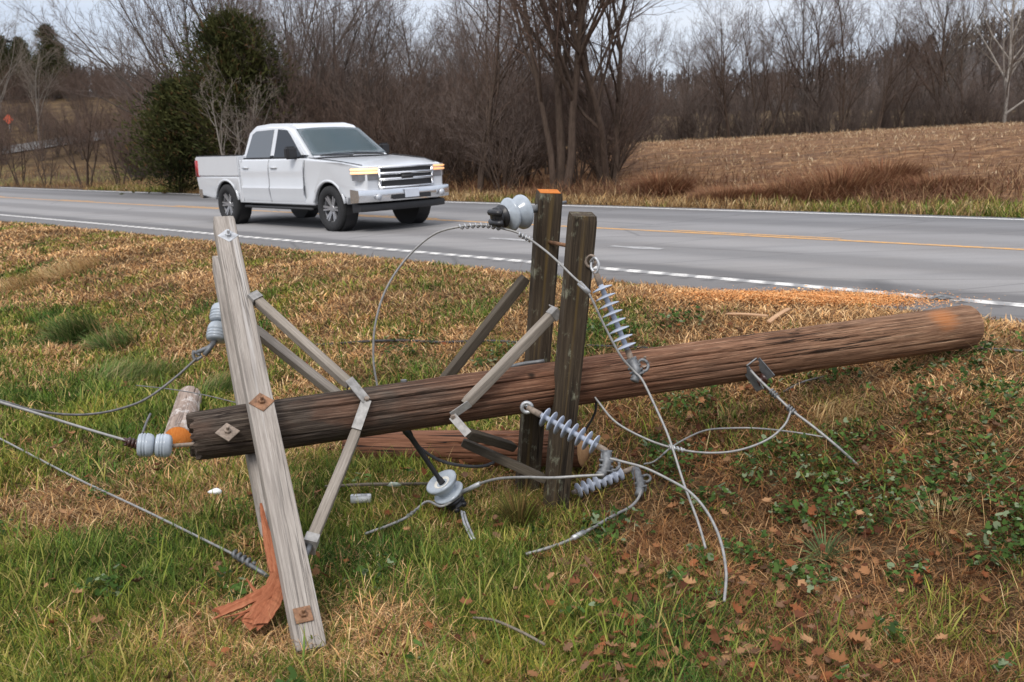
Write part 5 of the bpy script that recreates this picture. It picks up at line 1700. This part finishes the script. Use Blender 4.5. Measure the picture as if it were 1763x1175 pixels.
bm_tube(bm, spline([G(799, 914, .11), G(805, 931, .10), G(817, 947, .06)], 5), .007)
tag(obj("wire_offcut", bm, M_GALV), "short doubled piece of grey wire lying in the grass below the lower insulator", "wire offcut")

# ------------------------------------------------------------------ logs and litter on the ground
q0, q1 = P(604, 770, 7.0), P(1003, 774, 6.34)
lg = thing("split_log", "long reddish brown log lying in the ditch behind the pole and dark crossarms", "log", q0)
ML = frame(q0, q1, Vector((0, 0, 1)))
obj("log", log_mesh((q1 - q0).length, .12, .118, 13, cracks=22, rows=90, amp=1.5), M_LOGRED, lg, ML)
obj("sawn_end", lathe([(0, 0), (.112, 0), (.112, .004), (0, .004)], 36), M_CUTPALE, lg, frame(q1 + (q1 - q0).normalized() * .001, q1 + (q1 - q0)))
q0, q1 = G(308, 782, .10), G(328, 704, .10)
lg = thing("sawn_log", "short pale log with an orange cut end facing us beside the grey crossarm", "log", q0)
ML = frame(q0, q1, Vector((0, 0, 1)))
obj("log", log_mesh((q1 - q0).length, .103, .098, 15, cracks=8, rows=60), M_BARKLOG, lg, ML)
obj("sawn_end", lathe([(0, 0), (.097, 0), (.097, .004), (0, .004)], 36), M_CUT, lg, frame(q0 - (q1 - q0).normalized() * .001, q0 - (q1 - q0)))

p = G(622, 880, .075)
Mw = Matrix.Translation(p) @ Matrix.Rotation(R(6), 4, 'Z')
bm = bmesh.new()
bm_box(bm, (-.058, -.022, -.02), (.058, -.016, .022)); bm_box(bm, (-.058, .016, -.02), (.058, .022, .022)); bm_box(bm, (-.058, -.0158, .014), (.0, .0158, .0215)); bm_box(bm, (.034, -.0158, -.018), (.058, .0158, .0215))
bmesh.ops.bevel(bm, geom=bm.edges[:], offset=.003, segments=2, affect='EDGES')
tag(obj("ceramic_spacer", bm, M_WHITE, M=Mw), "white slotted ceramic piece lying in the grass right of the lower grey brace", "ceramic piece")
bm = bmesh.new(); bmesh.ops.create_icosphere(bm, subdivisions=2, radius=.034)
for vtx in bm.verts: vtx.co = Vector((vtx.co.x * 1.2, vtx.co.y * .7, vtx.co.z * .5)) * (1 + .25 * math.sin(vtx.co.x * 90 + vtx.co.y * 60))
tag(obj("ceramic_shard", bm, M_WHITE, M=Matrix.Translation(G(371, 866, .07))), "white ceramic shard in the grass left of the grey crossarm", "ceramic shard")
st = thing("fallen_stick", "thin stick with pale lichen lying left of the lower pin insulator", "stick", G(600, 858, .03))
s0, s1 = G(560, 858, .075), G(742, 856, .085)
obj("stick", tube([s0, s0.lerp(s1, .4) + Vector((0, 0, .005)), s1], [.007, .011, .009], 7), M_TWIG, st)
obj("lichen", tube([s0.lerp(s1, .58), s0.lerp(s1, .63), s0.lerp(s1, .72)], [.008, .017, .010], 8), M_LICHEN, st)
tag(obj("fallen_stick", tube(spline([G(815, 1090, .07), G(850, 1102, .09), G(895, 1126, .10), G(938, 1146, .09)], 4), .006, 6), M_TWIG), "thin grey twig lying in the green foreground grass", "stick")
for (a0, a1, lab) in (((1252, 551), (1320, 559), "pale split wood strip lying flat on the dry bank"), ((1322, 566), (1358, 546), "pale wood strip leaning up behind the pole on the dry bank")):
    s0, s1 = G(*a0, .05), G(*a1, .07)
    tag(obj("wood_strip", plank((s1 - s0).length, .045, .015, 31, rough=.001, warp=.006), M_STRIP, M=frame(s0, s1, Vector((0, -.3, 1)))), lab, "wood strip")
# hardware at the butt
p = G(1622, 528, .06)
bm = bmesh.new()
bm_tube(bm, spline([p + Vector((-.12, 0, 0)), p + Vector((-.03, .02, .03)), p + Vector((.06, 0, .02)), p + Vector((.14, -.02, .0))], 4), .018, 8)
bm_box(bm, (-.05, -.03, -.012), (.05, .03, .014), Matrix.Translation(p + Vector((0, 0, .012))))
tag(obj("cable_clamp", bm, M_DARKGALV), "grey steel clamp on the road shoulder behind the pole butt", "clamp")
p = G(1606, 606, .04)
kt = thing("cutout_fitting", "black fitting with a red piece lying under the pole butt", "fitting", p)
obj("body", tube(spline([p + Vector((-.22, .02, -.01)), p + Vector((-.08, 0, .03)), p + Vector((.05, 0, .02)), p + Vector((.2, -.02, .03))], 4), .026, 8), M_BLACK, kt)
obj("red_piece", box((-.05, -.02, -.02), (.05, .02, .02), .006), M_RED, kt, Matrix.Translation(p + Vector((-.03, -.04, .02))))
obj("plate", box((-.10, -.02, -.004), (.10, .02, .004), .002), M_GALV, kt, Matrix.Translation(p + Vector((.14, -.05, .04))) @ Matrix.Rotation(R(15), 4, 'Y'))


# ------------------------------------------------------------------ pickup truck
def car_paint(name, c):
    t = NT(name); t.set(t.ramp(t.noise(t.obj(), 2.5, 4), [(0.3, tuple(k * .96 for k in c)), (0.7, c)]), 0.28, 0, .5)
    t.b.inputs["Coat Weight"].default_value = .6; t.b.inputs["Coat Roughness"].default_value = .06
    return t.m


M_WHITEPAINT = car_paint("white_car_paint", (.60, .62, .645))
M_GLASS = NT("tinted_glass").set((.10, .11, .12), .08, 0, .9).m
M_SHIELD = NT("windshield_glass").set((.055, .10, .115), .05, 0, 1.0).m
M_GLASSD = NT("dark_side_glass").set((.03, .034, .04), .10, 0, .35).m
M_CHROME = plain("bright_chrome", (.75, .76, .78), .16, .9, .05, 5)
M_TYRE = plain("tyre_rubber", (.018, .018, .019), .85, 0, .3, 30)
M_PLASTIC = plain("black_plastic", (.016, .016, .018), .55, 0, .2, 30)
M_RIM = plain("machined_wheel", (.36, .36, .37), .35, .6, .15, 8)
M_TAIL = plain("red_tail_lens", (.33, .02, .02), .2, 0, .1, 8)
M_LENS = plain("clear_lamp_lens", (.5, .52, .55), .12, .2, .1, 8)
M_LENSDARK = plain("smoked_lamp_lens", (.22, .23, .25), .12, .3, .15, 8)
M_CAB = plain("dark_cabin_trim", (.03, .03, .035), .9, 0, .2, 8)
M_PLATE = plain("pale_licence_plate", (.55, .58, .64), .4, 0, .06, 6)
tl = NT("lit_amber_lamp"); tl.set((.9, .5, .2), .3); tl.b.inputs["Emission Color"].default_value = (1.0, .58, .24, 1); tl.b.inputs["Emission Strength"].default_value = 1.5; M_LAMP = tl.m
tl = NT("dim_amber_lamp"); tl.set((.8, .4, .15), .3); tl.b.inputs["Emission Color"].default_value = (1.0, .48, .2, 1); tl.b.inputs["Emission Strength"].default_value = .55; M_LAMP2 = tl.m


def road_pt(w_, v_):
    x, y = xy(w_, v_); return Vector((x, y, float(plane(x, y))))


fr = Vector(road_dir := (ca, -sa, 0.037 * ca)).normalized()
ft = (road_pt(10.66, 0) * 0 + Vector((-3.35, 18.77, 0)))
rt = Vector((-5.84, 21.54, 0))
mid = (ft + rt) / 2
nrm = Vector((-0.037, 0, 1)).normalized()
left = nrm.cross(fr).normalized()
org = mid + left * .87
org.z = float(plane(org.x, org.y)) + .004
TS = 1.06
MT = Matrix((fr, left, nrm)).transposed().to_4x4() @ Matrix.Diagonal((1, 1, 1, 1)); MT.translation = org
truck = thing("pickup_truck", "white four door pickup truck driving on the near lane with its headlamps lit", "pickup truck", org)
truck.rotation_euler = MT.to_euler()
WM[truck] = MT.copy()
AX = 1.84   # half wheelbase


def tp(name, data, mat, parent=truck, smooth=True):
    return obj(name, data, mat, parent, MT, smooth=smooth)


def arch(cx, r, z0, n=12, rev=False):
    a0 = math.asin(max(-1, min(1, (z0 - .40) / r)))
    return [(cx + r * math.cos(math.pi - a0 - (math.pi - 2 * a0) * k / n), .40 + r * math.sin(math.pi - a0 - (math.pi - 2 * a0) * k / n)) for k in range(n + 1)]


def body_prism(profile, hw_fn, bevel, seg=3):
    """side outline extruded across the truck; half width may vary with x,z"""
    bm = bmesh.new()
    L = [bm.verts.new((x, hw_fn(x, z), z)) for x, z in profile]; Rr = [bm.verts.new((x, -hw_fn(x, z), z)) for x, z in profile]
    n = len(profile)
    fl_ = bm.faces.new(L); frr = bm.faces.new(Rr[::-1])
    edges = []
    for k in range(n):
        f = bm.faces.new((L[(k + 1) % n], L[k], Rr[k], Rr[(k + 1) % n]))
    be_ = [e for e in bm.edges if (len(e.link_faces) == 2 and (fl_ in e.link_faces or frr in e.link_faces))]
    bmesh.ops.recalc_face_normals(bm, faces=bm.faces[:])
    bmesh.ops.bevel(bm, geom=be_, offset=bevel, segments=seg, affect='EDGES', profile=.5, clamp_overlap=True)
    return bm


def finish(bm, ang=35):
    m = bpy.data.meshes.new("mesh"); bm.to_mesh(m); bm.free(); m.shade_smooth()
    try: m.set_sharp_from_angle(angle=R(ang))
    except Exception: pass
    return m


def hw(x, z):
    h = 1.0
    if x > 2.2: h -= .20 * ((x - 2.2) / .65) ** 2
    if z > 1.0: h -= .035 * (z - 1.0) / .3
    if z < .6: h -= .03
    return h


prof = [(2.66, .62), (2.74, .80), (2.74, 1.06), (2.66, 1.14), (2.2, 1.205), (1.7, 1.245), (1.22, 1.275), (1.05, 1.28), (-.35, 1.28), (-1.25, 1.28), (-1.25, .45)]
prof += [(-1.35, .45)] + arch(-AX, .47, .47)[::-1][:0]
front_arch = arch(AX, .48, .48); rear_arch = arch(-AX, .48, .48)
prof = [(2.72, .60), (2.78, .72), (2.78, 1.04), (2.70, 1.12), (2.2, 1.19), (1.7, 1.235), (1.22, 1.27), (1.05, 1.28), (-.35, 1.28), (-1.27, 1.28), (-1.27, .42)]
low = [(-1.27, .42), (1.15, .42)]
prof = prof[:-1] + [(-1.27, .44), (1.30, .44)] + front_arch + [(2.36, .58)]
bm = body_prism(prof, hw, .085, 5)
body = tp("body", finish(bm), M_WHITEPAINT)
body_bed = [(-1.285, .44), (-1.36, .44)] + rear_arch[::-1] + [(-2.36, .50), (-3.02, .56), (-3.06, .95), (-1.285, .95)]


def hwb(x, z): return .99 - (.03 if z < .6 else 0)


bed = tp("bed", finish(body_prism(body_bed, hwb, .03)), M_WHITEPAINT)
bm = bmesh.new()
for s in (-1, 1):
    bm_box(bm, (-3.06, s * .90 - .085, .951), (-1.29, s * .90 + .085, 1.36))
bm_box(bm, (-3.06, -.812, .951), (-2.99, .812, 1.355)); bm_box(bm, (-1.36, -.812, .951), (-1.29, .812, 1.33))
bmesh.ops.bevel(bm, geom=bm.edges[:], offset=.022, segments=2, affect='EDGES')
tp("bed_wall", finish(bm), M_WHITEPAINT, bed)
bm = bmesh.new()
for s in (-1, 1): bm_box(bm, (-3.03, s * .90 - .07, 1.358), (-1.31, s * .90 + .07, 1.375))
tp("rail_cap", bm, M_PLASTIC, bed, smooth=False)
bm = bmesh.new(); bm_box(bm, (-2.985, -.81, .953), (-1.365, .81, .965)); tp("bed_liner", bm, M_PLASTIC, bed, smooth=False)
# cab top
gb = [(1.08, .93, 1.275), (-1.26, .93, 1.275)]
cabv = {}
bm = bmesh.new()
pts = {}
for s in (-1, 1):
    pts[s] = [(x_, s * (.905 - .163 * (z_ - 1.26) / .58), z_) for x_, z_ in ((1.24, 1.26), (.40, 1.86), (.10, 1.925), (-.50, 1.94), (-1.02, 1.91), (-1.17, 1.83), (-1.29, 1.26))]
Lv = [bm.verts.new(p_) for p_ in pts[1]]; Rv = [bm.verts.new(p_) for p_ in pts[-1]]
f1 = bm.faces.new(Lv); f2 = bm.faces.new(Rv[::-1])
for k in range(7): bm.faces.new((Lv[(k + 1) % 7], Lv[k], Rv[k], Rv[(k + 1) % 7]))
bmesh.ops.recalc_face_normals(bm, faces=bm.faces[:])
be_ = [e for e in bm.edges if (f1 in e.link_faces or f2 in e.link_faces)]
bmesh.ops.bevel(bm, geom=be_, offset=.085, segments=5, affect='EDGES')
cab = tp("cab", finish(bm), M_WHITEPAINT)


def side_pt(s, x, z):
    t_ = (z - 1.26) / (1.84 - 1.26)
    return Vector((x, s * (.905 + (.742 - .905) * t_ + .006), z))


def glass_side(name, poly, s, mat, parent):
    bm = bmesh.new()
    o_ = [bm.verts.new(side_pt(s, x, z)) for x, z in poly]; i_ = [bm.verts.new(side_pt(s, x, z) - Vector((0, s * .03, 0))) for x, z in poly]
    bm.faces.new(o_); bm.faces.new(i_[::-1])
    for k in range(len(poly)): bm.faces.new((o_[k], i_[k], i_[(k + 1) % len(poly)], o_[(k + 1) % len(poly)]))
    bmesh.ops.recalc_face_normals(bm, faces=bm.faces[:])
    return tp(name, bm, mat, parent, smooth=False)


def seam(poly, s, t_=.012):
    bm = bmesh.new()
    for a_, b_ in zip(poly, poly[1:]):
        pa_, pb_ = Vector((a_[0], s * (hw(*a_) + .001), a_[1])), Vector((b_[0], s * (hw(*b_) + .001), b_[1]))
        flat(bm, pa_, pb_, t_, .004, Vector((0, s, 0)))
    return bm


for s in (-1, 1):
    for nm, x0, x1, wp, gm in (("door", 1.06, -.12, [(.92, 1.31), (.40, 1.71), (.26, 1.80), (-.06, 1.825), (-.06, 1.31)], M_GLASSD), ("door", -.14, -1.16, [(-.20, 1.31), (-.20, 1.825), (-.85, 1.81), (-.98, 1.75), (-1.10, 1.31)], M_GLASS)):
        bm = bmesh.new()
        # door skin slightly proud of the body side, with a rocker crease
        xs = [x1 + .012, x1 + .06, x0 - .06, x0 - .012]; zs_ = [.50, .56, .74, .80, 1.02, 1.08, 1.25]
        grid = [[bm.verts.new((x_, s * (hw(x_, z_) + .004 + (.010 if .56 <= z_ <= .74 else 0) - (.014 if z_ in (.80,) else 0) + (.006 if z_ == 1.08 else 0)), z_)) for z_ in zs_] for x_ in xs]
        for a_ in range(3):
            for b_ in range(6): bm.faces.new((grid[a_][b_], grid[a_ + 1][b_], grid[a_ + 1][b_ + 1], grid[a_][b_ + 1]))
        bmesh.ops.recalc_face_normals(bm, faces=bm.faces[:])
        bmesh.ops.solidify(bm, geom=bm.faces[:], thickness=.02)
        dr = tp(nm, finish(bm, 30), M_WHITEPAINT)
        glass_side("window", wp, s, gm, dr)
        hx_ = x1 + .20
        bm = box((hx_ - .11, s * 1.0 + (-.012 if s < 0 else .008) - .0, 1.10), (hx_ + .11, s * 1.0 + (.0 if s < 0 else .04), 1.145), .006)
        bm.free(); bm = bmesh.new(); bm_box(bm, (hx_ - .11, min(s * .995, s * 1.03), 1.105), (hx_ + .11, max(s * .995, s * 1.03), 1.14)); bmesh.ops.bevel(bm, geom=bm.edges[:], offset=.008, segments=2, affect='EDGES')
        tp("handle", bm, M_WHITEPAINT if s < 0 else M_WHITEPAINT, dr)
        bm = seam([(x1, .48), (x1, 1.27)], s); bm_2 = None
        tp("door_gap", bm, M_PLASTIC, dr, smooth=False)
    for x0_, x1_ in ((.98, -.10), (-.16, -1.18)):
        bm = bmesh.new(); flat(bm, side_pt(s, x0_, 1.298), side_pt(s, x1_, 1.298), .026, .012, Vector((0, s, 0)))
        tp("belt_trim", bm, M_PLASTIC, cab, smooth=False)
    bm = bmesh.new(); sq_ = [(1.2, .93, 1.286), (1.7, .925, 1.252), (2.2, .90, 1.206), (2.62, .80, 1.14)]
    bm_tube(bm, [Vector((a_, s * b_, c_ + .002)) for a_, b_, c_ in sq_], .008, 6)
    tp("hood_gap", bm, M_PLASTIC, body, smooth=False)
    bm = seam([(1.06, .62), (1.07, .9), (1.10, 1.25)], s); tp("fender_gap", bm, M_PLASTIC, body, smooth=False)
    # mirror
    bm = bmesh.new(); bm_box(bm, (.72, s * 1.04 - .10, 1.27), (.86, s * 1.04 + .12 * 1, 1.50)) if s > 0 else bm_box(bm, (.72, -1.16, 1.27), (.86, -.94, 1.50))
    bmesh.ops.bevel(bm, geom=bm.edges[:], offset=.035, segments=3, affect='EDGES')
    mir = tp("mirror", finish(bm), M_PLASTIC)
    tp("mirror_arm", tube([MT.inverted() @ (MT @ Vector((.80, s * .90, 1.27))), Vector((.79, s * 1.0, 1.31))], .03), M_PLASTIC, mir)
    # running board and fender lips
    bm = bmesh.new(); bm_box(bm, (-1.2, min(s * .84, s * .97), .35), (1.22, max(s * .84, s * .97), .395)); bmesh.ops.bevel(bm, geom=bm.edges[:], offset=.015, segments=2, affect='EDGES')
    tp("running_board", bm, M_CHROME if False else M_PLASTIC)
    for cx in (AX, -AX):
        ring_ = [Vector((x_, s * (hw(x_, .8) if cx > 0 else .99) - s * .012, z_)) for x_, z_ in arch(cx, .485, .5, 16)]
        tp("wheel_lip", tube(ring_, .026, 8), M_WHITEPAINT, body if cx > 0 else bed)
    # tail lamp
    bm = bmesh.new(); bm_box(bm, (-3.075, min(s * .86, s * 1.0), .93), (-2.93, max(s * .86, s * 1.0), 1.30)); bmesh.ops.bevel(bm, geom=bm.edges[:], offset=.02, segments=2, affect='EDGES')
    tp("tail_lamp", bm, M_TAIL, bed)
    # head lamp wrapping round the corner
    bm = bmesh.new()
    pl_ = [(2.80, .60), (2.795, .80), (2.70, .935), (2.52, .985)]
    o0 = [bm.verts.new((x_, s * y_, .99)) for x_, y_ in pl_]; o1 = [bm.verts.new((x_ - .01, s * y_, 1.105)) for x_, y_ in pl_]
    i0 = [bm.verts.new((x_ - .09, s * (y_ - .05), .99)) for x_, y_ in pl_]; i1 = [bm.verts.new((x_ - .1, s * (y_ - .05), 1.105)) for x_, y_ in pl_]
    for k in range(3):
        bm.faces.new((o0[k], o0[k + 1], o1[k + 1], o1[k])); bm.faces.new((i0[k], i1[k], i1[k + 1], i0[k + 1]))
        bm.faces.new((o1[k], o1[k + 1], i1[k + 1], i1[k])); bm.faces.new((o0[k + 1], o0[k], i0[k], i0[k + 1]))
    bm.faces.new((o0[0], o1[0], i1[0], i0[0])); bm.faces.new((o1[3], o0[3], i0[3], i1[3]))
    bmesh.ops.recalc_face_normals(bm, faces=bm.faces[:])
    hl = tp("headlight", bm, M_LENS, smooth=False)
    bm = bmesh.new()
    for z_ in (1.015, 1.07):
        bm_tube(bm, [Vector((2.807, s * .62, z_)), Vector((2.802, s * .80, z_)), Vector((2.71, s * .935, z_)), Vector((2.54, s * .985, z_))], .017, 8)
    tp("lamp_strip", bm, M_LAMP if s < 0 else M_LAMP2, hl)
    bm = bmesh.new(); pl2_ = [(2.797, .61), (2.790, .80), (2.695, .93), (2.55, .972)]
    a0_ = [bm.verts.new((x_, s * y_, .885)) for x_, y_ in pl2_]; a1_ = [bm.verts.new((x_, s * y_, .985)) for x_, y_ in pl2_]
    for k in range(3): bm.faces.new((a0_[k], a0_[k + 1], a1_[k + 1], a1_[k]))
    bmesh.ops.recalc_face_normals(bm, faces=bm.faces[:]); bmesh.ops.solidify(bm, geom=bm.faces[:], thickness=.03)
    tp("lower_lens", bm, M_LENSDARK, hl, smooth=False)
    tp("fog_lamp", lathe([(0, 0), (.055, 0), (.06, .012), (0, .016)], 18), M_LENS).matrix_local = Matrix.Translation((2.905, s * .70, .60)) @ Matrix.Rotation(R(90), 4, 'Y')
# windshield and rear glass
def slope_glass(name, a, b, c, d, mat):
    bm = bmesh.new(); a, b, c, d = map(Vector, (a, b, c, d)); nn_ = (b - a).cross(d - a).normalized()
    n_ = 8; rows_ = []
    for i_ in range(n_ + 1):
        t_ = i_ / n_; r_ = []
        for q_ in range(n_ + 1):
            s_ = q_ / n_; p_ = a.lerp(b, s_).lerp(d.lerp(c, s_), t_)
            p_ = p_ + nn_ * (.006 + .035 * (1 - (2 * s_ - 1) ** 2)); r_.append(bm.verts.new(p_))
        rows_.append(r_)
    for i_ in range(n_):
        for q_ in range(n_): bm.faces.new((rows_[i_][q_], rows_[i_][q_ + 1], rows_[i_ + 1][q_ + 1], rows_[i_ + 1][q_]))
    bmesh.ops.solidify(bm, geom=bm.faces[:], thickness=.008)
    bmesh.ops.recalc_face_normals(bm, faces=bm.faces[:])
    return tp(name, bm, mat, cab)


slope_glass("windshield", (1.155, -.83, 1.32), (1.155, .83, 1.32), (.475, .70, 1.805), (.475, -.70, 1.805), M_SHIELD)
slope_glass("rear_window", (-1.27, .72, 1.36), (-1.27, -.72, 1.36), (-1.195, -.64, 1.73), (-1.195, .64, 1.73), M_GLASSD)
bm = bmesh.new()
bm_tube(bm, [Vector((1.22, .72, 1.305)), Vector((1.20, .05, 1.33))], .013, 6); bm_tube(bm, [Vector((1.22, .02, 1.305)), Vector((1.195, -.68, 1.325))], .013, 6)
bm_box(bm, (1.18, -.84, 1.275), (1.28, .84, 1.290))
tp("wiper", bm, M_PLASTIC, cab, smooth=False)
# grille
bm = bmesh.new(); bm_box(bm, (2.70, -.60, .74), (2.792, .60, 1.10))
gl = tp("grille", bm, M_PLASTIC, smooth=False)
bm = bmesh.new()
for z_ in (.865, .965):
    bm_box(bm, (2.78, -.585, z_), (2.83, .585, z_ + .045))
for y_ in (-.60, .56): bm_box(bm, (2.77, y_, .75), (2.822, y_ + .04, 1.10))
bm_box(bm, (2.77, -.60, 1.075), (2.825, .60, 1.11)); bm_box(bm, (2.77, -.60, .735), (2.825, .60, .765))
bmesh.ops.bevel(bm, geom=bm.edges[:], offset=.007, segments=2, affect='EDGES')
tp("grille_bar", bm, M_CHROME, gl)
bm = bmesh.new(); bm_box(bm, (2.825, -.13, .885), (2.842, .13, .955)); bmesh.ops.bevel(bm, geom=bm.edges[:], offset=.008, segments=2, affect='EDGES'); tp("badge", bm, M_PLASTIC, gl)


# bumpers
def bumper(x_, z0, z1, dep, sgn, mat, name, hwid=1.0):
    bm = bmesh.new(); n_ = 14; rings_ = []
    for k in range(n_ + 1):
        y_ = hwid * (2 * k / n_ - 1); bx = x_ - sgn * .16 * abs(y_ / hwid) ** 3.2
        rings_.append([bm.verts.new((bx + sgn * q_[0], y_, q_[1])) for q_ in ((-dep, z0), (0, z0 + .02), (.02, (z0 + z1) / 2), (0, z1 - .02), (-dep, z1))])
    for a_, b_ in zip(rings_, rings_[1:]):
        for k in range(5): bm.faces.new((a_[k], a_[(k + 1) % 5], b_[(k + 1) % 5], b_[k]))
    bm.faces.new(rings_[0]); bm.faces.new(rings_[-1][::-1]); bmesh.ops.recalc_face_normals(bm, faces=bm.faces[:])
    return tp(name, finish(bm, 40), mat)


bp = bumper(2.90, .50, .74, .24, 1, M_CHROME, "bumper")
bumper(2.84, .34, .495, .22, 1, M_PLASTIC, "air_dam", .94)
bumper(-3.18, .50, .72, .14, -1, M_CHROME, "bumper", .97)
bm = bmesh.new(); bm_box(bm, (2.925, -.42, .545), (2.94, .42, .625)); tp("air_slot", bm, M_PLASTIC, bp, smooth=False)
bm = bmesh.new(); bm_box(bm, (2.935, -.155, .56), (2.948, .155, .71)); bmesh.ops.bevel(bm, geom=bm.edges[:], offset=.004, segments=1, affect='EDGES'); tp("licence_plate", bm, M_PLATE, bp, smooth=False)
# underside, wheels
bm = bmesh.new(); bm_box(bm, (-2.9, -.55, .36), (2.5, .55, .50))
for cx in (AX, -AX): bm_box(bm, (cx - .07, -.80, .33), (cx + .07, .80, .36))
tp("chassis", bm, M_PLASTIC, smooth=False)
for cx in (AX, -AX):
    for s in (-1, 1):
        bm = lathe([(.0, -.12), (.44, -.12), (.46, .14)], 24)
        obj("wheel_well", bm, M_PLASTIC, truck, MT @ Matrix.Translation((cx, s * .80, .42)) @ Matrix.Rotation(R(-90 * s), 4, 'X'), smooth=False)
for cx in (AX, -AX):
    for s in (-1, 1):
        Mw = MT @ Matrix.Translation((cx, s * .865, .40)) @ Matrix.Rotation(R(-90 * s), 4, 'X')
        wh = obj("wheel", lathe([(.10, -.06), (.20, -.03), (.22, -.10), (.235, -.11), (.235, -.1), (.22, .0)], 28), M_PLASTIC, truck, Mw)
        obj("tyre", lathe([(.245, -.125), (.33, -.135), (.375, -.125), (.398, -.10), (.402, 0), (.398, .10), (.375, .125), (.33, .135), (.245, .125), (.235, 0), (.245, -.125)], 40), M_TYRE, wh, Mw)
        bm = lathe([(.225, -.10), (.25, .118), (.262, .124), (.255, .105), (.235, .06), (.22, -.02)], 36)
        bm_lathe(bm, [(0, .085), (.055, .085), (.065, .07), (.065, .0), (0, .0)], 16)
        for k in range(6):
            a_ = 2 * math.pi * k / 6
            for da in (-.13, .13):
                pa_ = Vector((.05 * math.cos(a_ + da * 2), .05 * math.sin(a_ + da * 2), .06)); pb_ = Vector((.24 * math.cos(a_ + da), .24 * math.sin(a_ + da), .092))
                flat(bm, pa_, pb_, .034, .03, Vector((0, 0, 1)))
        obj("rim", bm, M_RIM, wh, Mw, smooth=False)

truck.scale = (1.055, 1.055, 1.055)

# ------------------------------------------------------------------ far small things
p = at(53, 92); p.z = h1(p.x, p.y)
sg = thing("road_sign", "orange diamond road work sign on a post beside the hillside road", "road sign", p)
obj("post", tube([p + Vector((0, 0, -.3)), p + Vector((0, 0, 1.5))], .05, 6), M_GALV, sg)
bm = bmesh.new(); bm_box(bm, (-.33, -.01, -.33), (.33, .01, .33), Matrix.Translation(p + Vector((0, -.07, 1.15))) @ Matrix.Rotation(R(45), 4, 'Y'))
obj("panel", bm, plain("orange_sign_face", (.62, .10, .04), .6, 0, .05, 4), sg, smooth=False)
# bird
p = P(15, 72, 60)
bm = bmesh.new()
bm_tube(bm, [p + Vector((-.18, 0, .0)), p + Vector((-.08, 0, .01)), p + Vector((.06, 0, .02)), p + Vector((.16, 0, .04)), p + Vector((.21, 0, .04))], [.02, .06, .07, .045, .012], 8)
for s in (-1, 1):
    a_ = [bm.verts.new(p + Vector(q_)) for q_ in ((.07, s * .04, .03), (.05, s * .22, .12), (-.04, s * .42, .08), (-.07, s * .2, .10), (-.06, s * .04, .03))]
    bm.faces.new(a_); b_ = [bm.verts.new(v_.co - Vector((0, 0, .012))) for v_ in a_]; bm.faces.new(b_[::-1])
    for k in range(5): bm.faces.new((a_[k], b_[k], b_[(k + 1) % 5], a_[(k + 1) % 5]))
tag(obj("bird", bm, M_BLACK), "small dark bird flying in the sky above the left hill", "bird")
